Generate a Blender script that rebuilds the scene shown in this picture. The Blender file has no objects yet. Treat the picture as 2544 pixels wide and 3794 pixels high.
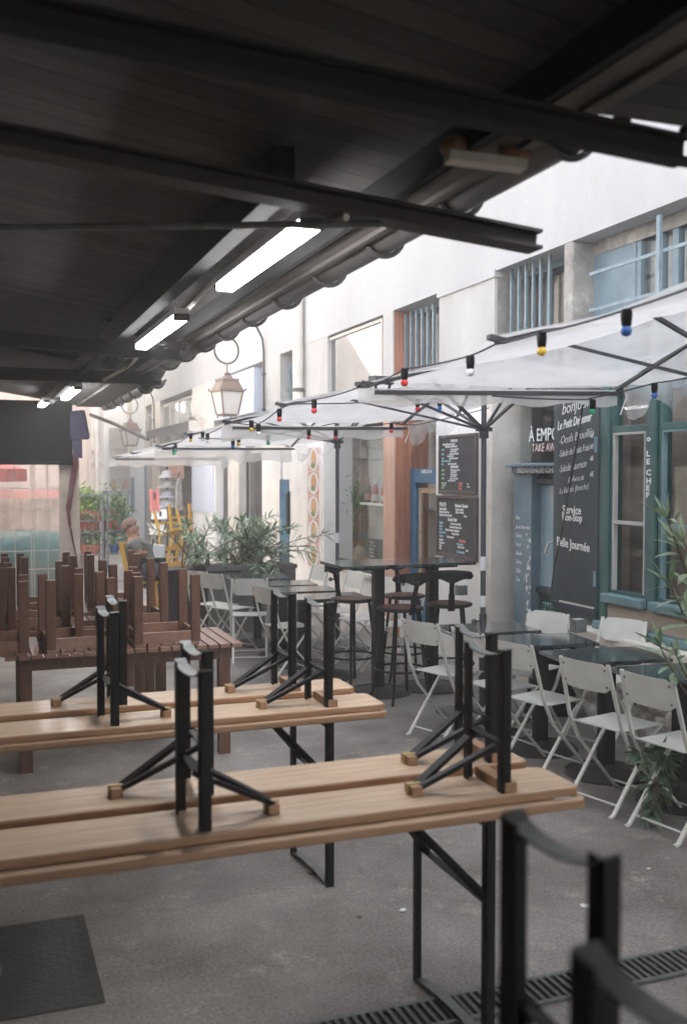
import bpy, bmesh, math, random
from mathutils import Vector, Matrix
R = math.radians
sc = bpy.context.scene

# ---------------------------------------------------------------- camera
EYE = 1.75
YAW, PIT = math.atan(1372/3689), math.atan(142/3689)
cam_d = bpy.data.cameras.new("camera")
cam = bpy.data.objects.new("camera", cam_d)
sc.collection.objects.link(cam)
cam.location = (0, 0, EYE)
cam.rotation_euler = (R(90)-PIT, 0, -YAW)
cam_d.lens = 35; cam_d.sensor_width = 36; cam_d.sensor_fit = 'AUTO'
cam_d.clip_start = 0.05; cam_d.clip_end = 500
cam_d.dof.use_dof = True
cam_d.dof.focus_distance = 6.5
cam_d.dof.aperture_fstop = 2.5
sc.camera = cam

# ---------------------------------------------------------------- sky, sun, exposure
SUN = Vector((0.50, -0.50, 0.75)).normalized()
w = bpy.data.worlds.new("World"); sc.world = w; w.use_nodes = True
nt = w.node_tree; nt.nodes.clear()
sky = nt.nodes.new('ShaderNodeTexSky'); sky.sky_type = 'NISHITA'; sky.sun_disc = False
sky.sun_elevation = math.asin(SUN.z)
sky.sun_rotation = math.atan2(SUN.x, SUN.y)
sky.dust_density = 3.0; sky.ozone_density = 0.6; sky.air_density = 0.8
bg = nt.nodes.new('ShaderNodeBackground'); bg.inputs[1].default_value = 0.15
hs = nt.nodes.new('ShaderNodeHueSaturation'); hs.inputs['Saturation'].default_value = .42
wo = nt.nodes.new('ShaderNodeOutputWorld')
nt.links.new(sky.outputs[0], hs.inputs['Color']); nt.links.new(hs.outputs[0], bg.inputs[0]); nt.links.new(bg.outputs[0], wo.inputs[0])
sl = bpy.data.lights.new("sun", 'SUN'); sl.energy = 4.0; sl.angle = R(0.5); sl.color = (1, .95, .86)
so = bpy.data.objects.new("sun", sl); sc.collection.objects.link(so)
so.rotation_euler = SUN.to_track_quat('Z', 'Y').to_euler()
sc.view_settings.view_transform = 'Standard'; sc.view_settings.look = 'None'
sc.view_settings.exposure = 3.0; sc.view_settings.gamma = 1.0
sc.render.engine = 'CYCLES'
sc.cycles.use_denoising = True
sc.cycles.max_bounces = 8; sc.cycles.diffuse_bounces = 5; sc.cycles.transparent_max_bounces = 12
sc.cycles.sample_clamp_indirect = 6

# ---------------------------------------------------------------- helpers
FW = Vector((math.sin(YAW)*math.cos(PIT), math.cos(YAW)*math.cos(PIT), -math.sin(PIT)))
RT = Vector((math.cos(YAW), -math.sin(YAW), 0)); UP = RT.cross(FW)
K = 2544/1568
def ray(x, y): return FW + RT*((x*K-1272)/3689) + UP*((1897-y*K)/3689)
EYEV = Vector((0, 0, EYE))
def PX(x, y, c): d = ray(x, y); return EYEV + d*(c/d.x)      # where the sight line meets the wall plane x = c
def PY(x, y, c): d = ray(x, y); return EYEV + d*(c/d.y)
def PZ(x, y, c=0): d = ray(x, y); return EYEV + d*((c-EYE)/d.z)
def PT(x, y, t): return EYEV + ray(x, y)*t
def WY(x, c=4.3): return PX(x, 1080, c).y
def WZ(x, y, c=4.3): return PX(x, y, c).z

def link(o): sc.collection.objects.link(o); return o
def tag(o, label=None, cat=None, group=None, kind=None):
    if label: o['label'] = label
    if cat: o['category'] = cat
    if group: o['group'] = group
    if kind: o['kind'] = kind
    return o
def thing(name, label, cat, loc=(0, 0, 0), rz=0, group=None):
    o = bpy.data.objects.new(name, None); link(o)
    o.empty_display_size = .1
    o.location = loc; o.rotation_euler = (0, 0, rz)
    return tag(o, label, cat, group)
KIDS = {}
def dup(src, loc, rz=0, label=None, group=None, scale=None):
    r = src.copy(); link(r); r.location = loc; r.rotation_euler = (0, 0, rz)
    if label: r['label'] = label
    if group: r['group'] = group
    if scale: r.scale = scale
    def rec(a, b):
        for ch in KIDS.get(a.name, []):
            c = ch.copy(); link(c); c.parent = b
            KIDS.setdefault(b.name, []).append(c)
            rec(ch, c)
    rec(src, r)
    return r

class MB:
    def __init__(s): s.b = bmesh.new(); s.uvs = []
    def box(s, c, d, rz=0, rot=None, tilt=None):
        m = Matrix.Translation(c) @ (rot.to_4x4() if rot else Matrix.Rotation(rz, 4, 'Z')) @ Matrix.Diagonal((d[0], d[1], d[2], 1))
        bmesh.ops.create_cube(s.b, size=1, matrix=m); return s
    def bb(s, x0, x1, y0, y1, z0, z1):
        return s.box(((x0+x1)/2, (y0+y1)/2, (z0+z1)/2), (abs(x1-x0), abs(y1-y0), abs(z1-z0)))
    def bar(s, p, q, a, b, up=(0, 0, 1)):
        p, q = Vector(p), Vector(q); d = q-p; L = d.length; z = d.normalized(); u = Vector(up)
        if abs(z.dot(u)) > .99: u = Vector((1, 0, 0)) if abs(z.x) < .9 else Vector((0, 1, 0))
        x = u.cross(z).normalized(); y = z.cross(x)
        rot = Matrix((x, y, z)).transposed()
        return s.box((p+q)/2, (a, b, L), rot=rot)
    def tube(s, pts, r, n=8, closed=False, cap=True):
        pts = [Vector(p) for p in pts]; N = len(pts); rings = []
        rr = r if isinstance(r, (list, tuple)) else [r]*N
        prev = None
        for i, p in enumerate(pts):
            if closed: t = pts[(i+1) % N]-pts[i-1]
            else: t = pts[min(i+1, N-1)]-pts[max(i-1, 0)]
            t.normalize()
            if prev is None:
                u = Vector((0, 0, 1)) if abs(t.z) < .9 else Vector((1, 0, 0))
                x = u.cross(t).normalized()
            else:
                x = (prev-t*prev.dot(t)).normalized()
            prev = x; y = t.cross(x)
            rings.append([s.b.verts.new(p+x*math.cos(2*math.pi*k/n)*rr[i]+y*math.sin(2*math.pi*k/n)*rr[i]) for k in range(n)])
        for i in range(N if closed else N-1):
            a, b = rings[i], rings[(i+1) % N]
            for k in range(n): s.b.faces.new((a[k], a[(k+1) % n], b[(k+1) % n], b[k]))
        if cap and not closed:
            s.b.faces.new(rings[0][::-1]); s.b.faces.new(rings[-1])
        return s
    def lathe(s, prof, c=(0, 0, 0), n=24, axis=None):
        c = Vector(c); rings = []
        for r, z in prof:
            rings.append([s.b.verts.new(c+Vector((math.cos(2*math.pi*k/n)*max(r, 1e-4), math.sin(2*math.pi*k/n)*max(r, 1e-4), z))) for k in range(n)])
        for a, b in zip(rings, rings[1:]):
            for k in range(n): s.b.faces.new((a[k], a[(k+1) % n], b[(k+1) % n], b[k]))
        s.b.faces.new(rings[0][::-1]); s.b.faces.new(rings[-1]); return s
    def prism(s, poly, h, origin, ux, uy):
        """extrude a 2-D outline by h along ux x uy"""
        o, ux, uy = Vector(origin), Vector(ux), Vector(uy); n = ux.cross(uy).normalized()*h
        a = [s.b.verts.new(o+ux*p[0]+uy*p[1]) for p in poly]
        b = [s.b.verts.new(v.co+n) for v in a]
        k = len(a)
        s.b.faces.new(a[::-1]); s.b.faces.new(b)
        for i in range(k): s.b.faces.new((a[i], a[(i+1) % k], b[(i+1) % k], b[i]))
        return s
    def quad(s, *p): s.b.faces.new([s.b.verts.new(q) for q in p]); return s
    def ball(s, c, r, sx=1, sy=1, sz=1, seg=12):
        bmesh.ops.create_uvsphere(s.b, u_segments=seg, v_segments=max(6, seg//2+2), radius=r,
                                  matrix=Matrix.Translation(c) @ Matrix.Diagonal((sx, sy, sz, 1))); return s
    def build(s, name, mat, parent=None, world=False, bevel=0, smooth=None, bsub=2, kind=None):
        me = bpy.data.meshes.new(name)
        if parent is not None and world:
            bmesh.ops.translate(s.b, verts=s.b.verts, vec=-Vector(parent.location))
        bmesh.ops.recalc_face_normals(s.b, faces=s.b.faces)
        s.b.to_mesh(me); s.b.free()
        me.materials.append(mat)
        if smooth is not None:
            for p in me.polygons: p.use_smooth = True
            try: me.set_sharp_from_angle(angle=R(smooth))
            except Exception: pass
        o = bpy.data.objects.new(name, me); link(o)
        if parent is not None:
            o.parent = parent; KIDS.setdefault(parent.name, []).append(o)
        if bevel:
            m = o.modifiers.new("bevel", 'BEVEL'); m.width = bevel; m.segments = bsub; m.limit_method = 'ANGLE'; m.angle_limit = R(40)
        if kind: o['kind'] = kind
        return o
def rrect(w, h, r, n=5):
    out = []
    for cx, cy, a0 in ((w/2-r, h/2-r, 0), (-w/2+r, h/2-r, 90), (-w/2+r, -h/2+r, 180), (w/2-r, -h/2+r, 270)):
        for k in range(n+1):
            a = R(a0+90*k/n); out.append((cx+r*math.cos(a), cy+r*math.sin(a)))
    return out
def bez(p0, p1, p2, n=8):
    p0, p1, p2 = Vector(p0), Vector(p1), Vector(p2)
    return [p0*(1-t)**2+p1*2*t*(1-t)+p2*t*t for t in [k/n for k in range(n+1)]]
def writing(name, body, size, loc, mat, parent=None, bold=0, shear=0, wid=1, ux=(0, -1, 0), uy=(0, 0, 1), align='LEFT', space=1.0):
    cu = bpy.data.curves.new(name, 'FONT'); cu.body = body; cu.size = size; cu.shear = shear
    cu.offset = bold; cu.align_x = align; cu.space_character = space; cu.extrude = .0008; cu.resolution_u = 3
    tmp = bpy.data.objects.new(name, cu)
    ux, uy = Vector(ux), Vector(uy); un = ux.cross(uy)
    M = Matrix((ux*wid, uy, un)).transposed().to_4x4()
    loc = Vector(loc)
    if parent: loc = loc-Vector(parent.location)
    link(tmp); dg = bpy.context.evaluated_depsgraph_get()
    me = bpy.data.meshes.new_from_object(tmp.evaluated_get(dg))
    bpy.data.objects.remove(tmp); bpy.data.curves.remove(cu)
    me.transform(Matrix.Translation(loc) @ M)
    me.materials.clear(); me.materials.append(mat)
    o = bpy.data.objects.new(name, me); link(o)
    if parent: o.parent = parent; KIDS.setdefault(parent.name, []).append(o)
    return o

# ---------------------------------------------------------------- materials
MATS = {}
def mat(name, col, rough=.6, metal=0, col2=None, scale=6, detail=6, mix=(.35, .65), bump=0, bscale=40, stretch=(1, 1, 1),
        dirt=None, dscale=2, dmix=(.55, .75), trans=0, spec=.5, coat=0, rvar=0):
    m = bpy.data.materials.new(name); m.use_nodes = True; n = m.node_tree.nodes; l = m.node_tree.links
    b = n['Principled BSDF']
    b.inputs['Base Color'].default_value = (*col, 1); b.inputs['Roughness'].default_value = rough
    b.inputs['Metallic'].default_value = metal
    b.inputs['Specular IOR Level'].default_value = spec
    if trans: b.inputs['Transmission Weight'].default_value = trans
    if coat: b.inputs['Coat Weight'].default_value = coat; b.inputs['Coat Roughness'].default_value = .15
    tc = n.new('ShaderNodeTexCoord'); mp = n.new('ShaderNodeMapping'); mp.inputs['Scale'].default_value = stretch
    l.new(tc.outputs['Object'], mp.inputs['Vector'])
    last = None
    if col2:
        t = n.new('ShaderNodeTexNoise'); t.inputs['Scale'].default_value = scale; t.inputs['Detail'].default_value = detail
        t.inputs['Roughness'].default_value = .65
        l.new(mp.outputs[0], t.inputs['Vector'])
        r = n.new('ShaderNodeMapRange'); r.inputs[1].default_value, r.inputs[2].default_value = mix
        l.new(t.outputs[0], r.inputs[0])
        x = n.new('ShaderNodeMix'); x.data_type = 'RGBA'
        x.inputs[6].default_value = (*col, 1); x.inputs[7].default_value = (*col2, 1)
        l.new(r.outputs[0], x.inputs[0]); last = x.outputs[2]
        if rvar:
            rr = n.new('ShaderNodeMapRange'); rr.inputs[3].default_value = rough; rr.inputs[4].default_value = rough+rvar
            l.new(r.outputs[0], rr.inputs[0]); l.new(rr.outputs[0], b.inputs['Roughness'])
    if dirt:
        t = n.new('ShaderNodeTexNoise'); t.inputs['Scale'].default_value = dscale; t.inputs['Detail'].default_value = 8
        t.inputs['Roughness'].default_value = .7
        l.new(mp.outputs[0], t.inputs['Vector'])
        r = n.new('ShaderNodeMapRange'); r.inputs[1].default_value, r.inputs[2].default_value = dmix
        l.new(t.outputs[0], r.inputs[0])
        x = n.new('ShaderNodeMix'); x.data_type = 'RGBA'
        if last: l.new(last, x.inputs[6])
        else: x.inputs[6].default_value = (*col, 1)
        x.inputs[7].default_value = (*dirt, 1)
        l.new(r.outputs[0], x.inputs[0]); last = x.outputs[2]
    if last: l.new(last, b.inputs['Base Color'])
    if bump:
        t = n.new('ShaderNodeTexNoise'); t.inputs['Scale'].default_value = bscale; t.inputs['Detail'].default_value = 5
        l.new(mp.outputs[0], t.inputs['Vector'])
        bp = n.new('ShaderNodeBump'); bp.inputs['Strength'].default_value = bump; bp.inputs['Distance'].default_value = .02
        l.new(t.outputs[0], bp.inputs['Height']); l.new(bp.outputs[0], b.inputs['Normal'])
    MATS[name] = m
    return m
def plank_lines(m, axis, period, width=.04, dark=.35):
    """real grooves between boards: narrow dark joints repeated along one axis"""
    n = m.node_tree.nodes; l = m.node_tree.links; b = n['Principled BSDF']
    tc = n.new('ShaderNodeTexCoord'); sp = n.new('ShaderNodeSeparateXYZ'); l.new(tc.outputs['Object'], sp.inputs[0])
    d = n.new('ShaderNodeMath'); d.operation = 'DIVIDE'; d.inputs[1].default_value = period; l.new(sp.outputs[axis], d.inputs[0])
    f = n.new('ShaderNodeMath'); f.operation = 'FRACT'; l.new(d.outputs[0], f.inputs[0])
    g = n.new('ShaderNodeMath'); g.operation = 'LESS_THAN'; g.inputs[1].default_value = width; l.new(f.outputs[0], g.inputs[0])
    x = n.new('ShaderNodeMix'); x.data_type = 'RGBA'; x.blend_type = 'MULTIPLY'
    x.inputs[7].default_value = (dark, dark, dark, 1)
    src = b.inputs['Base Color'].links
    if src: l.new(src[0].from_socket, x.inputs[6])
    else: x.inputs[6].default_value = b.inputs['Base Color'].default_value
    l.new(g.outputs[0], x.inputs[0]); l.new(x.outputs[2], b.inputs['Base Color'])
    # each board its own tone
    fl = n.new('ShaderNodeMath'); fl.operation = 'FLOOR'; l.new(d.outputs[0], fl.inputs[0])
    wn = n.new('ShaderNodeTexWhiteNoise'); wn.noise_dimensions = '1D'; l.new(fl.outputs[0], wn.inputs[1])
    hs = n.new('ShaderNodeHueSaturation'); mr = n.new('ShaderNodeMapRange'); mr.inputs[3].default_value = .75; mr.inputs[4].default_value = 1.2
    l.new(wn.outputs[0], mr.inputs[0]); l.new(mr.outputs[0], hs.inputs['Value'])
    l.new(x.outputs[2], hs.inputs['Color']); l.new(hs.outputs[0], b.inputs['Base Color'])
    return m
def emit(name, col, s):
    m = bpy.data.materials.new(name); m.use_nodes = True; n = m.node_tree.nodes; n.clear()
    e = n.new('ShaderNodeEmission'); e.inputs[0].default_value = (*col, 1); e.inputs[1].default_value = s
    o = n.new('ShaderNodeOutputMaterial'); m.node_tree.links.new(e.outputs[0], o.inputs[0]); return m
def film(name, col, tl=.5, clear=.25, rough=.3):
    """thin translucent plastic sheet: part scattered through, part seen through, a little gloss"""
    m = bpy.data.materials.new(name); m.use_nodes = True; n = m.node_tree.nodes; l = m.node_tree.links; n.clear()
    df = n.new('ShaderNodeBsdfDiffuse'); df.inputs[0].default_value = (*col, 1)
    tr = n.new('ShaderNodeBsdfTranslucent'); tr.inputs[0].default_value = (*col, 1)
    a = n.new('ShaderNodeMixShader'); a.inputs[0].default_value = tl; l.new(df.outputs[0], a.inputs[1]); l.new(tr.outputs[0], a.inputs[2])
    gl = n.new('ShaderNodeBsdfGlossy'); gl.inputs['Roughness'].default_value = rough
    g = n.new('ShaderNodeMixShader'); g.inputs[0].default_value = .06; l.new(a.outputs[0], g.inputs[1]); l.new(gl.outputs[0], g.inputs[2])
    tp = n.new('ShaderNodeBsdfTransparent'); c = n.new('ShaderNodeMixShader')
    t = n.new('ShaderNodeTexNoise'); t.inputs['Scale'].default_value = 3; t.inputs['Detail'].default_value = 6
    tc = n.new('ShaderNodeTexCoord'); l.new(tc.outputs['Object'], t.inputs['Vector'])
    r = n.new('ShaderNodeMapRange'); r.inputs[1].default_value = .3; r.inputs[2].default_value = .7
    r.inputs[3].default_value = clear*.7; r.inputs[4].default_value = clear*1.3
    l.new(t.outputs[0], r.inputs[0]); l.new(r.outputs[0], c.inputs[0])
    l.new(g.outputs[0], c.inputs[1]); l.new(tp.outputs[0], c.inputs[2])
    o = n.new('ShaderNodeOutputMaterial'); l.new(c.outputs[0], o.inputs[0]); return m
def pane(name, tint=(.9, .95, .95), gloss=.25, rough=.02):
    m = bpy.data.materials.new(name); m.use_nodes = True; n = m.node_tree.nodes; l = m.node_tree.links; n.clear()
    gl = n.new('ShaderNodeBsdfGlossy'); gl.inputs['Roughness'].default_value = rough
    tp = n.new('ShaderNodeBsdfTransparent'); tp.inputs[0].default_value = (*tint, 1)
    lw = n.new('ShaderNodeLayerWeight'); lw.inputs[0].default_value = .5
    fr = n.new('ShaderNodeMath'); fr.operation = 'POWER'; fr.inputs[1].default_value = 5; l.new(lw.outputs[1], fr.inputs[0])
    ad = n.new('ShaderNodeMath'); ad.operation = 'ADD'; ad.use_clamp = True; ad.inputs[1].default_value = gloss
    l.new(fr.outputs[0], ad.inputs[0])
    c = n.new('ShaderNodeMixShader'); l.new(ad.outputs[0], c.inputs[0]); l.new(tp.outputs[0], c.inputs[1]); l.new(gl.outputs[0], c.inputs[2])
    o = n.new('ShaderNodeOutputMaterial'); l.new(c.outputs[0], o.inputs[0]); return m

M_plaster = mat('plaster_white', (.88, .86, .82), .85, col2=(.76, .73, .68), scale=1.6, stretch=(1, 1, .45), dirt=(.42, .39, .34), dscale=3.2, dmix=(.58, .82), bump=.3, bscale=55)  # colour raised to offset the shade under the parasols
M_hiplaster = mat('toned_weathered_plaster', (.50, .487, .465), .85, col2=(.40, .388, .365), scale=1.6, stretch=(1, 1, .45), dirt=(.34, .32, .28), dscale=3.4, dmix=(.56, .8), bump=.3, bscale=55)  # weathered plaster, colour also lowered to balance the brighter light higher up
M_upper = mat('upper_render', (.465, .462, .455), .9, col2=(.405, .40, .395), scale=.9, stretch=(1, 1, .35), dirt=(.46, .455, .45), dscale=4, dmix=(.58, .8), bump=.25, bscale=45)
M_stone = mat('rough_stone', (.34, .32, .29), .95, col2=(.20, .19, .175), scale=5, dirt=(.55, .53, .49), dscale=3, dmix=(.55, .75), bump=.6, bscale=45)
M_pale = mat('pale_stone', (.70, .66, .59), .9, col2=(.54, .50, .44), scale=3, bump=.4, bscale=35)
M_rubble = mat('rubble', (.66, .63, .57), .95, col2=(.38, .35, .31), scale=9, mix=(.4, .6), bump=1, bscale=16)
M_teal = mat('teal_paint', (.045, .115, .108), .5, col2=(.028, .08, .078), scale=4, dirt=(.30, .36, .36), dscale=14, dmix=(.66, .78), bump=.1)
M_tealhi = mat('teal_sill', (.16, .27, .29), .5, col2=(.10, .19, .21), scale=5, dirt=(.35, .36, .34), dscale=9, dmix=(.62, .8))
M_bluegrey = mat('blue_grey_paint', (.19, .265, .305), .55, col2=(.13, .19, .225), scale=4, dirt=(.62, .62, .60), dscale=12, dmix=(.66, .72))
M_grille = mat('pale_blue_iron', (.19, .26, .285), .5, col2=(.12, .18, .21), scale=9, dirt=(.26, .27, .26), dscale=25, dmix=(.66, .74))
M_shutter = mat('dark_board', (.045, .060, .066), .65, col2=(.028, .04, .046), scale=3, stretch=(1, 1, .25), dirt=(.16, .18, .18), dscale=16, dmix=(.68, .8))
M_blue = mat('door_blue', (.045, .165, .285), .45, col2=(.03, .125, .22), scale=3)
M_redwood = mat('red_timber', (.46, .19, .105), .6, col2=(.30, .11, .06), scale=3, stretch=(9, 9, .6), dirt=(.10, .04, .025), dscale=7, dmix=(.66, .75), bump=.15)
M_redwood2 = mat('pale_red_timber', (.66, .42, .32), .6, col2=(.54, .30, .21), scale=3, stretch=(9, 9, .6), dirt=(.25, .10, .06), dscale=8, dmix=(.68, .78))
M_darkwin = mat('dark_frame', (.05, .045, .045), .5, col2=(.075, .065, .06), scale=4)
M_interior = mat('shop_interior', (.24, .195, .165), .8, col2=(.13, .108, .095), scale=2.2, mix=(.35, .7), dirt=(.25, .19, .12), dscale=3.5, dmix=(.66, .72), stretch=(1, 1, 3))
M_glass = pane('window_glass', (.93, .95, .95), .01)
M_mirror = pane('mirror_pane', (.5, .5, .5), .42)
M_curtain = mat('pale_curtain', (.62, .58, .52), .9, col2=(.5, .46, .4), scale=5, stretch=(3, 3, .3))
M_chalkb = mat('chalkboard', (.035, .034, .036), .7, col2=(.055, .053, .054), scale=4, dirt=(.11, .11, .11), dscale=5, dmix=(.6, .85))
M_brownframe = mat('brown_frame', (.085, .06, .055), .5, col2=(.06, .042, .04), scale=5)
M_chalk = mat('chalk_white', (.80, .80, .78), .9)
M_chalkblue = mat('chalk_blue', (.35, .62, .68), .9)
M_chalkgreen = mat('chalk_green', (.42, .66, .42), .9)
M_chalkred = mat('chalk_red', (.72, .22, .2), .9)
M_iron = mat('black_iron', (.007, .0075, .0085), .5, col2=(.012, .012, .0125), scale=12, spec=.2)
M_pole = mat('grey_pole', (.085, .095, .105), .35, col2=(.065, .072, .08), scale=9, metal=.3)
M_rod = mat('dark_rod', (.055, .058, .064), .4, col2=(.04, .042, .047), scale=9)
M_white = mat('white_tape', (.72, .73, .74), .5)
M_chair = mat('cream_enamel', (.66, .665, .62), .40, col2=(.58, .585, .54), scale=5, dirt=(.36, .32, .26), dscale=18, dmix=(.68, .78))
M_marble = mat('dark_marble', (.020, .032, .034), .10, col2=(.05, .075, .075), scale=11, detail=9, mix=(.45, .7), dirt=(.22, .27, .27), dscale=26, dmix=(.62, .70), spec=.9, rvar=.08, coat=.6)
M_cast = mat('cast_iron', (.022, .022, .024), .5, col2=(.045, .038, .036), scale=14)
M_pine = mat('pine', (.58, .43, .295), .42, col2=(.42, .29, .185), scale=4, stretch=(.6, 13, 9), mix=(.38, .62), dirt=(.24, .13, .065), dscale=3.1, dmix=(.66, .8), coat=.12, bump=.12, bscale=30, rvar=.2)
M_pine_end = mat('pine_edge', (.40, .235, .135), .5, col2=(.30, .165, .085), scale=4, stretch=(.7, 9, 9))
M_brown = mat('brown_wood', (.15, .073, .044), .5, col2=(.07, .033, .020), scale=5, stretch=(7, 7, .8), mix=(.3, .7), dirt=(.20, .11, .07), dscale=9, dmix=(.66, .78), bump=.15)
M_brownx = mat('brown_slat', (.26, .145, .095), .45, col2=(.17, .088, .057), scale=4, stretch=(6, .8, 6), coat=.3)
M_steel = mat('worn_steel', (.19, .205, .205), .5, metal=.4, col2=(.12, .13, .13), scale=20)
M_ceil = plank_lines(mat('ceiling_boards', (.082, .075, .073), .85, col2=(.058, .055, .055), scale=5, stretch=(.5, 6, 6)), 1, .115, .07, .3)
M_beam = mat('steel_beam', (.040, .033, .031), .65, col2=(.028, .023, .022), scale=5)
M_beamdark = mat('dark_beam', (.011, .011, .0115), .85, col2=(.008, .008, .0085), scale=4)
M_fascia = mat('fascia_board', (.155, .14, .13), .8, col2=(.10, .09, .083), scale=3, stretch=(6, .6, 6), dirt=(.04, .036, .033), dscale=12, dmix=(.66, .72))
M_zinc = mat('zinc', (.125, .12, .118), .55, metal=.1, col2=(.085, .082, .08), scale=4, dirt=(.07, .065, .06), dscale=7, dmix=(.6, .8))
M_lamp = emit('tube_light', (1, .97, .98), 9)
M_canopy = film('canopy_sheet', (.66, .645, .625), .60, .33)
M_clear = film('clear_sheet', (.72, .74, .75), .4, .62, .2)
M_clearer = film('clear_curtain', (.5, .45, .41), .35, .90, .2)
M_leaf = mat('oleander_leaf', (.15, .25, .14), .4, col2=(.33, .41, .28), scale=7, mix=(.4, .6))
M_leafdark = mat('dark_leaf', (.05, .09, .05), .4, col2=(.12, .17, .10), scale=9)  # darker green foliage of the low oleander
M_leaf2 = mat('green_leaf', (.06, .15, .045), .5, col2=(.14, .26, .07), scale=9)
M_leafy = mat('lime_leaf', (.30, .42, .07), .5, col2=(.2, .33, .06), scale=9)
M_stem = mat('stem', (.13, .10, .07), .8)
M_terra = mat('terracotta', (.40, .15, .09), .8, col2=(.30, .11, .07), scale=6)
M_tin = mat('grey_planter', (.16, .16, .155), .7, col2=(.10, .10, .098), scale=5)
M_yellow = mat('yellow_paint', (.62, .37, .05), .5, col2=(.50, .28, .04), scale=6)
M_copper = mat('aged_copper', (.235, .165, .125), .55, col2=(.16, .11, .085), scale=6)
M_lampglass = mat('frosted_glass', (.66, .63, .58), .35, col2=(.55, .52, .47), scale=4)
# ================================================================ ground
M_ground = mat('worn_concrete', (.262, .244, .228), .52, col2=(.118, .105, .095), scale=1.25, detail=12, mix=(.36, .66),
               dirt=(.33, .295, .26), dscale=5.5, dmix=(.56, .70), bump=.22, bscale=150)
n = M_ground.node_tree.nodes; l = M_ground.node_tree.links
_t = n.new('ShaderNodeTexNoise'); _t.inputs['Scale'].default_value = 1.6; _t.inputs['Detail'].default_value = 7
_tc = n.new('ShaderNodeTexCoord'); l.new(_tc.outputs['Object'], _t.inputs['Vector'])
_r = n.new('ShaderNodeMapRange'); _r.inputs[1].default_value = .35; _r.inputs[2].default_value = .65
_r.inputs[3].default_value = .34; _r.inputs[4].default_value = .62
l.new(_t.outputs[0], _r.inputs[0]); l.new(_r.outputs[0], n['Principled BSDF'].inputs['Roughness'])
# fine grit and a few hairline cracks in the concrete
_b0 = n['Principled BSDF']; _src = _b0.inputs['Base Color'].links[0].from_socket
_g = n.new('ShaderNodeTexNoise'); _g.inputs['Scale'].default_value = 75; _g.inputs['Detail'].default_value = 4; l.new(_tc.outputs['Object'], _g.inputs['Vector'])
_gm = n.new('ShaderNodeMapRange'); _gm.inputs[1].default_value = .3; _gm.inputs[2].default_value = .7; _gm.inputs[3].default_value = .70; _gm.inputs[4].default_value = 1.48; l.new(_g.outputs[0], _gm.inputs[0])
_dn = n.new('ShaderNodeTexNoise'); _dn.inputs['Scale'].default_value = 2.2; _dn.inputs['Detail'].default_value = 6; l.new(_tc.outputs['Object'], _dn.inputs['Vector'])
_mx = n.new('ShaderNodeMix'); _mx.data_type = 'VECTOR'; _mx.inputs[0].default_value = .22; l.new(_tc.outputs['Object'], _mx.inputs[4]); l.new(_dn.outputs[1], _mx.inputs[5])
_vo = n.new('ShaderNodeTexVoronoi'); _vo.feature = 'DISTANCE_TO_EDGE'; _vo.inputs['Scale'].default_value = .55; l.new(_mx.outputs[1], _vo.inputs['Vector'])
_cr = n.new('ShaderNodeMapRange'); _cr.inputs[1].default_value = .0; _cr.inputs[2].default_value = .006; _cr.inputs[3].default_value = .82; _cr.inputs[4].default_value = 1; l.new(_vo.outputs[0], _cr.inputs[0])
_mu = n.new('ShaderNodeMath'); _mu.operation = 'MULTIPLY'; l.new(_gm.outputs[0], _mu.inputs[0]); l.new(_cr.outputs[0], _mu.inputs[1])
_hv = n.new('ShaderNodeHueSaturation'); l.new(_mu.outputs[0], _hv.inputs['Value']); l.new(_src, _hv.inputs['Color']); l.new(_hv.outputs[0], _b0.inputs['Base Color'])
_b = MB(); _b.quad((-60, -40, 0), (60, -40, 0), (60, 120, 0), (-60, 120, 0))
_b.build('pavement', M_ground, kind='structure')

# slot drain across the alley and steel floor hatch
g = thing('drain_grate', 'slotted dark drain channel crossing the floor beneath the nearest pine table', 'drain', (1.6, 2.86, 0))
_b = MB(); _b.bb(-1.5, 2.55, -.075, .075, .002, .004); _b.build('channel', M_iron, g)
_b = MB()
for s in (-1, 1): _b.bb(-1.5, 2.55, s*.072-.008, s*.072+.008, .004, .012)
_b.build('edge_frame', M_steel, g)
_b = MB(); x = -1.5
while x < 2.55:
    _b.box((x, 0, .009), (.013, .13, .006)); x += .030
M_slat = mat('grate_bar', (.13, .12, .115), .6, col2=(.09, .085, .08), scale=9)
_b.build('grating', M_slat, g)
M_plate = mat('tread_plate', (.045, .044, .043), .5, col2=(.028, .028, .028), scale=7, dirt=(.10, .095, .09), dscale=9, dmix=(.6, .75))
h = thing('floor_hatch', 'dark steel tread plate hatch set in the floor under the roof', 'hatch', (-.05, 3.66, 0))
_b = MB(); _b.bb(-.6, .44, -.36, .34, .001, .005); _b.build('plate', M_plate, h, bevel=.002)
_b = MB()
for i in range(34):
    for j in range(23):
        x, y = -.58+i*.03, -.345+j*.03
        if (x+.05)**2+(y+.02)**2 < .04: continue
        a = R(45 if (i+j) % 2 else -45)
        _b.box((x, y, .0055), (.022, .0045, .002), rz=a)
_b.build('tread_pattern', mat('tread_bar', (.085, .082, .078), .4, metal=.3), h)
_b = MB(); _b.tube([(-.05+.17*math.cos(R(a)), -.02+.17*math.sin(R(a)), .0055) for a in range(0, 360, 15)], .004, 5, closed=True)
_b.build('lifting_ring', M_steel, h)
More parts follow.
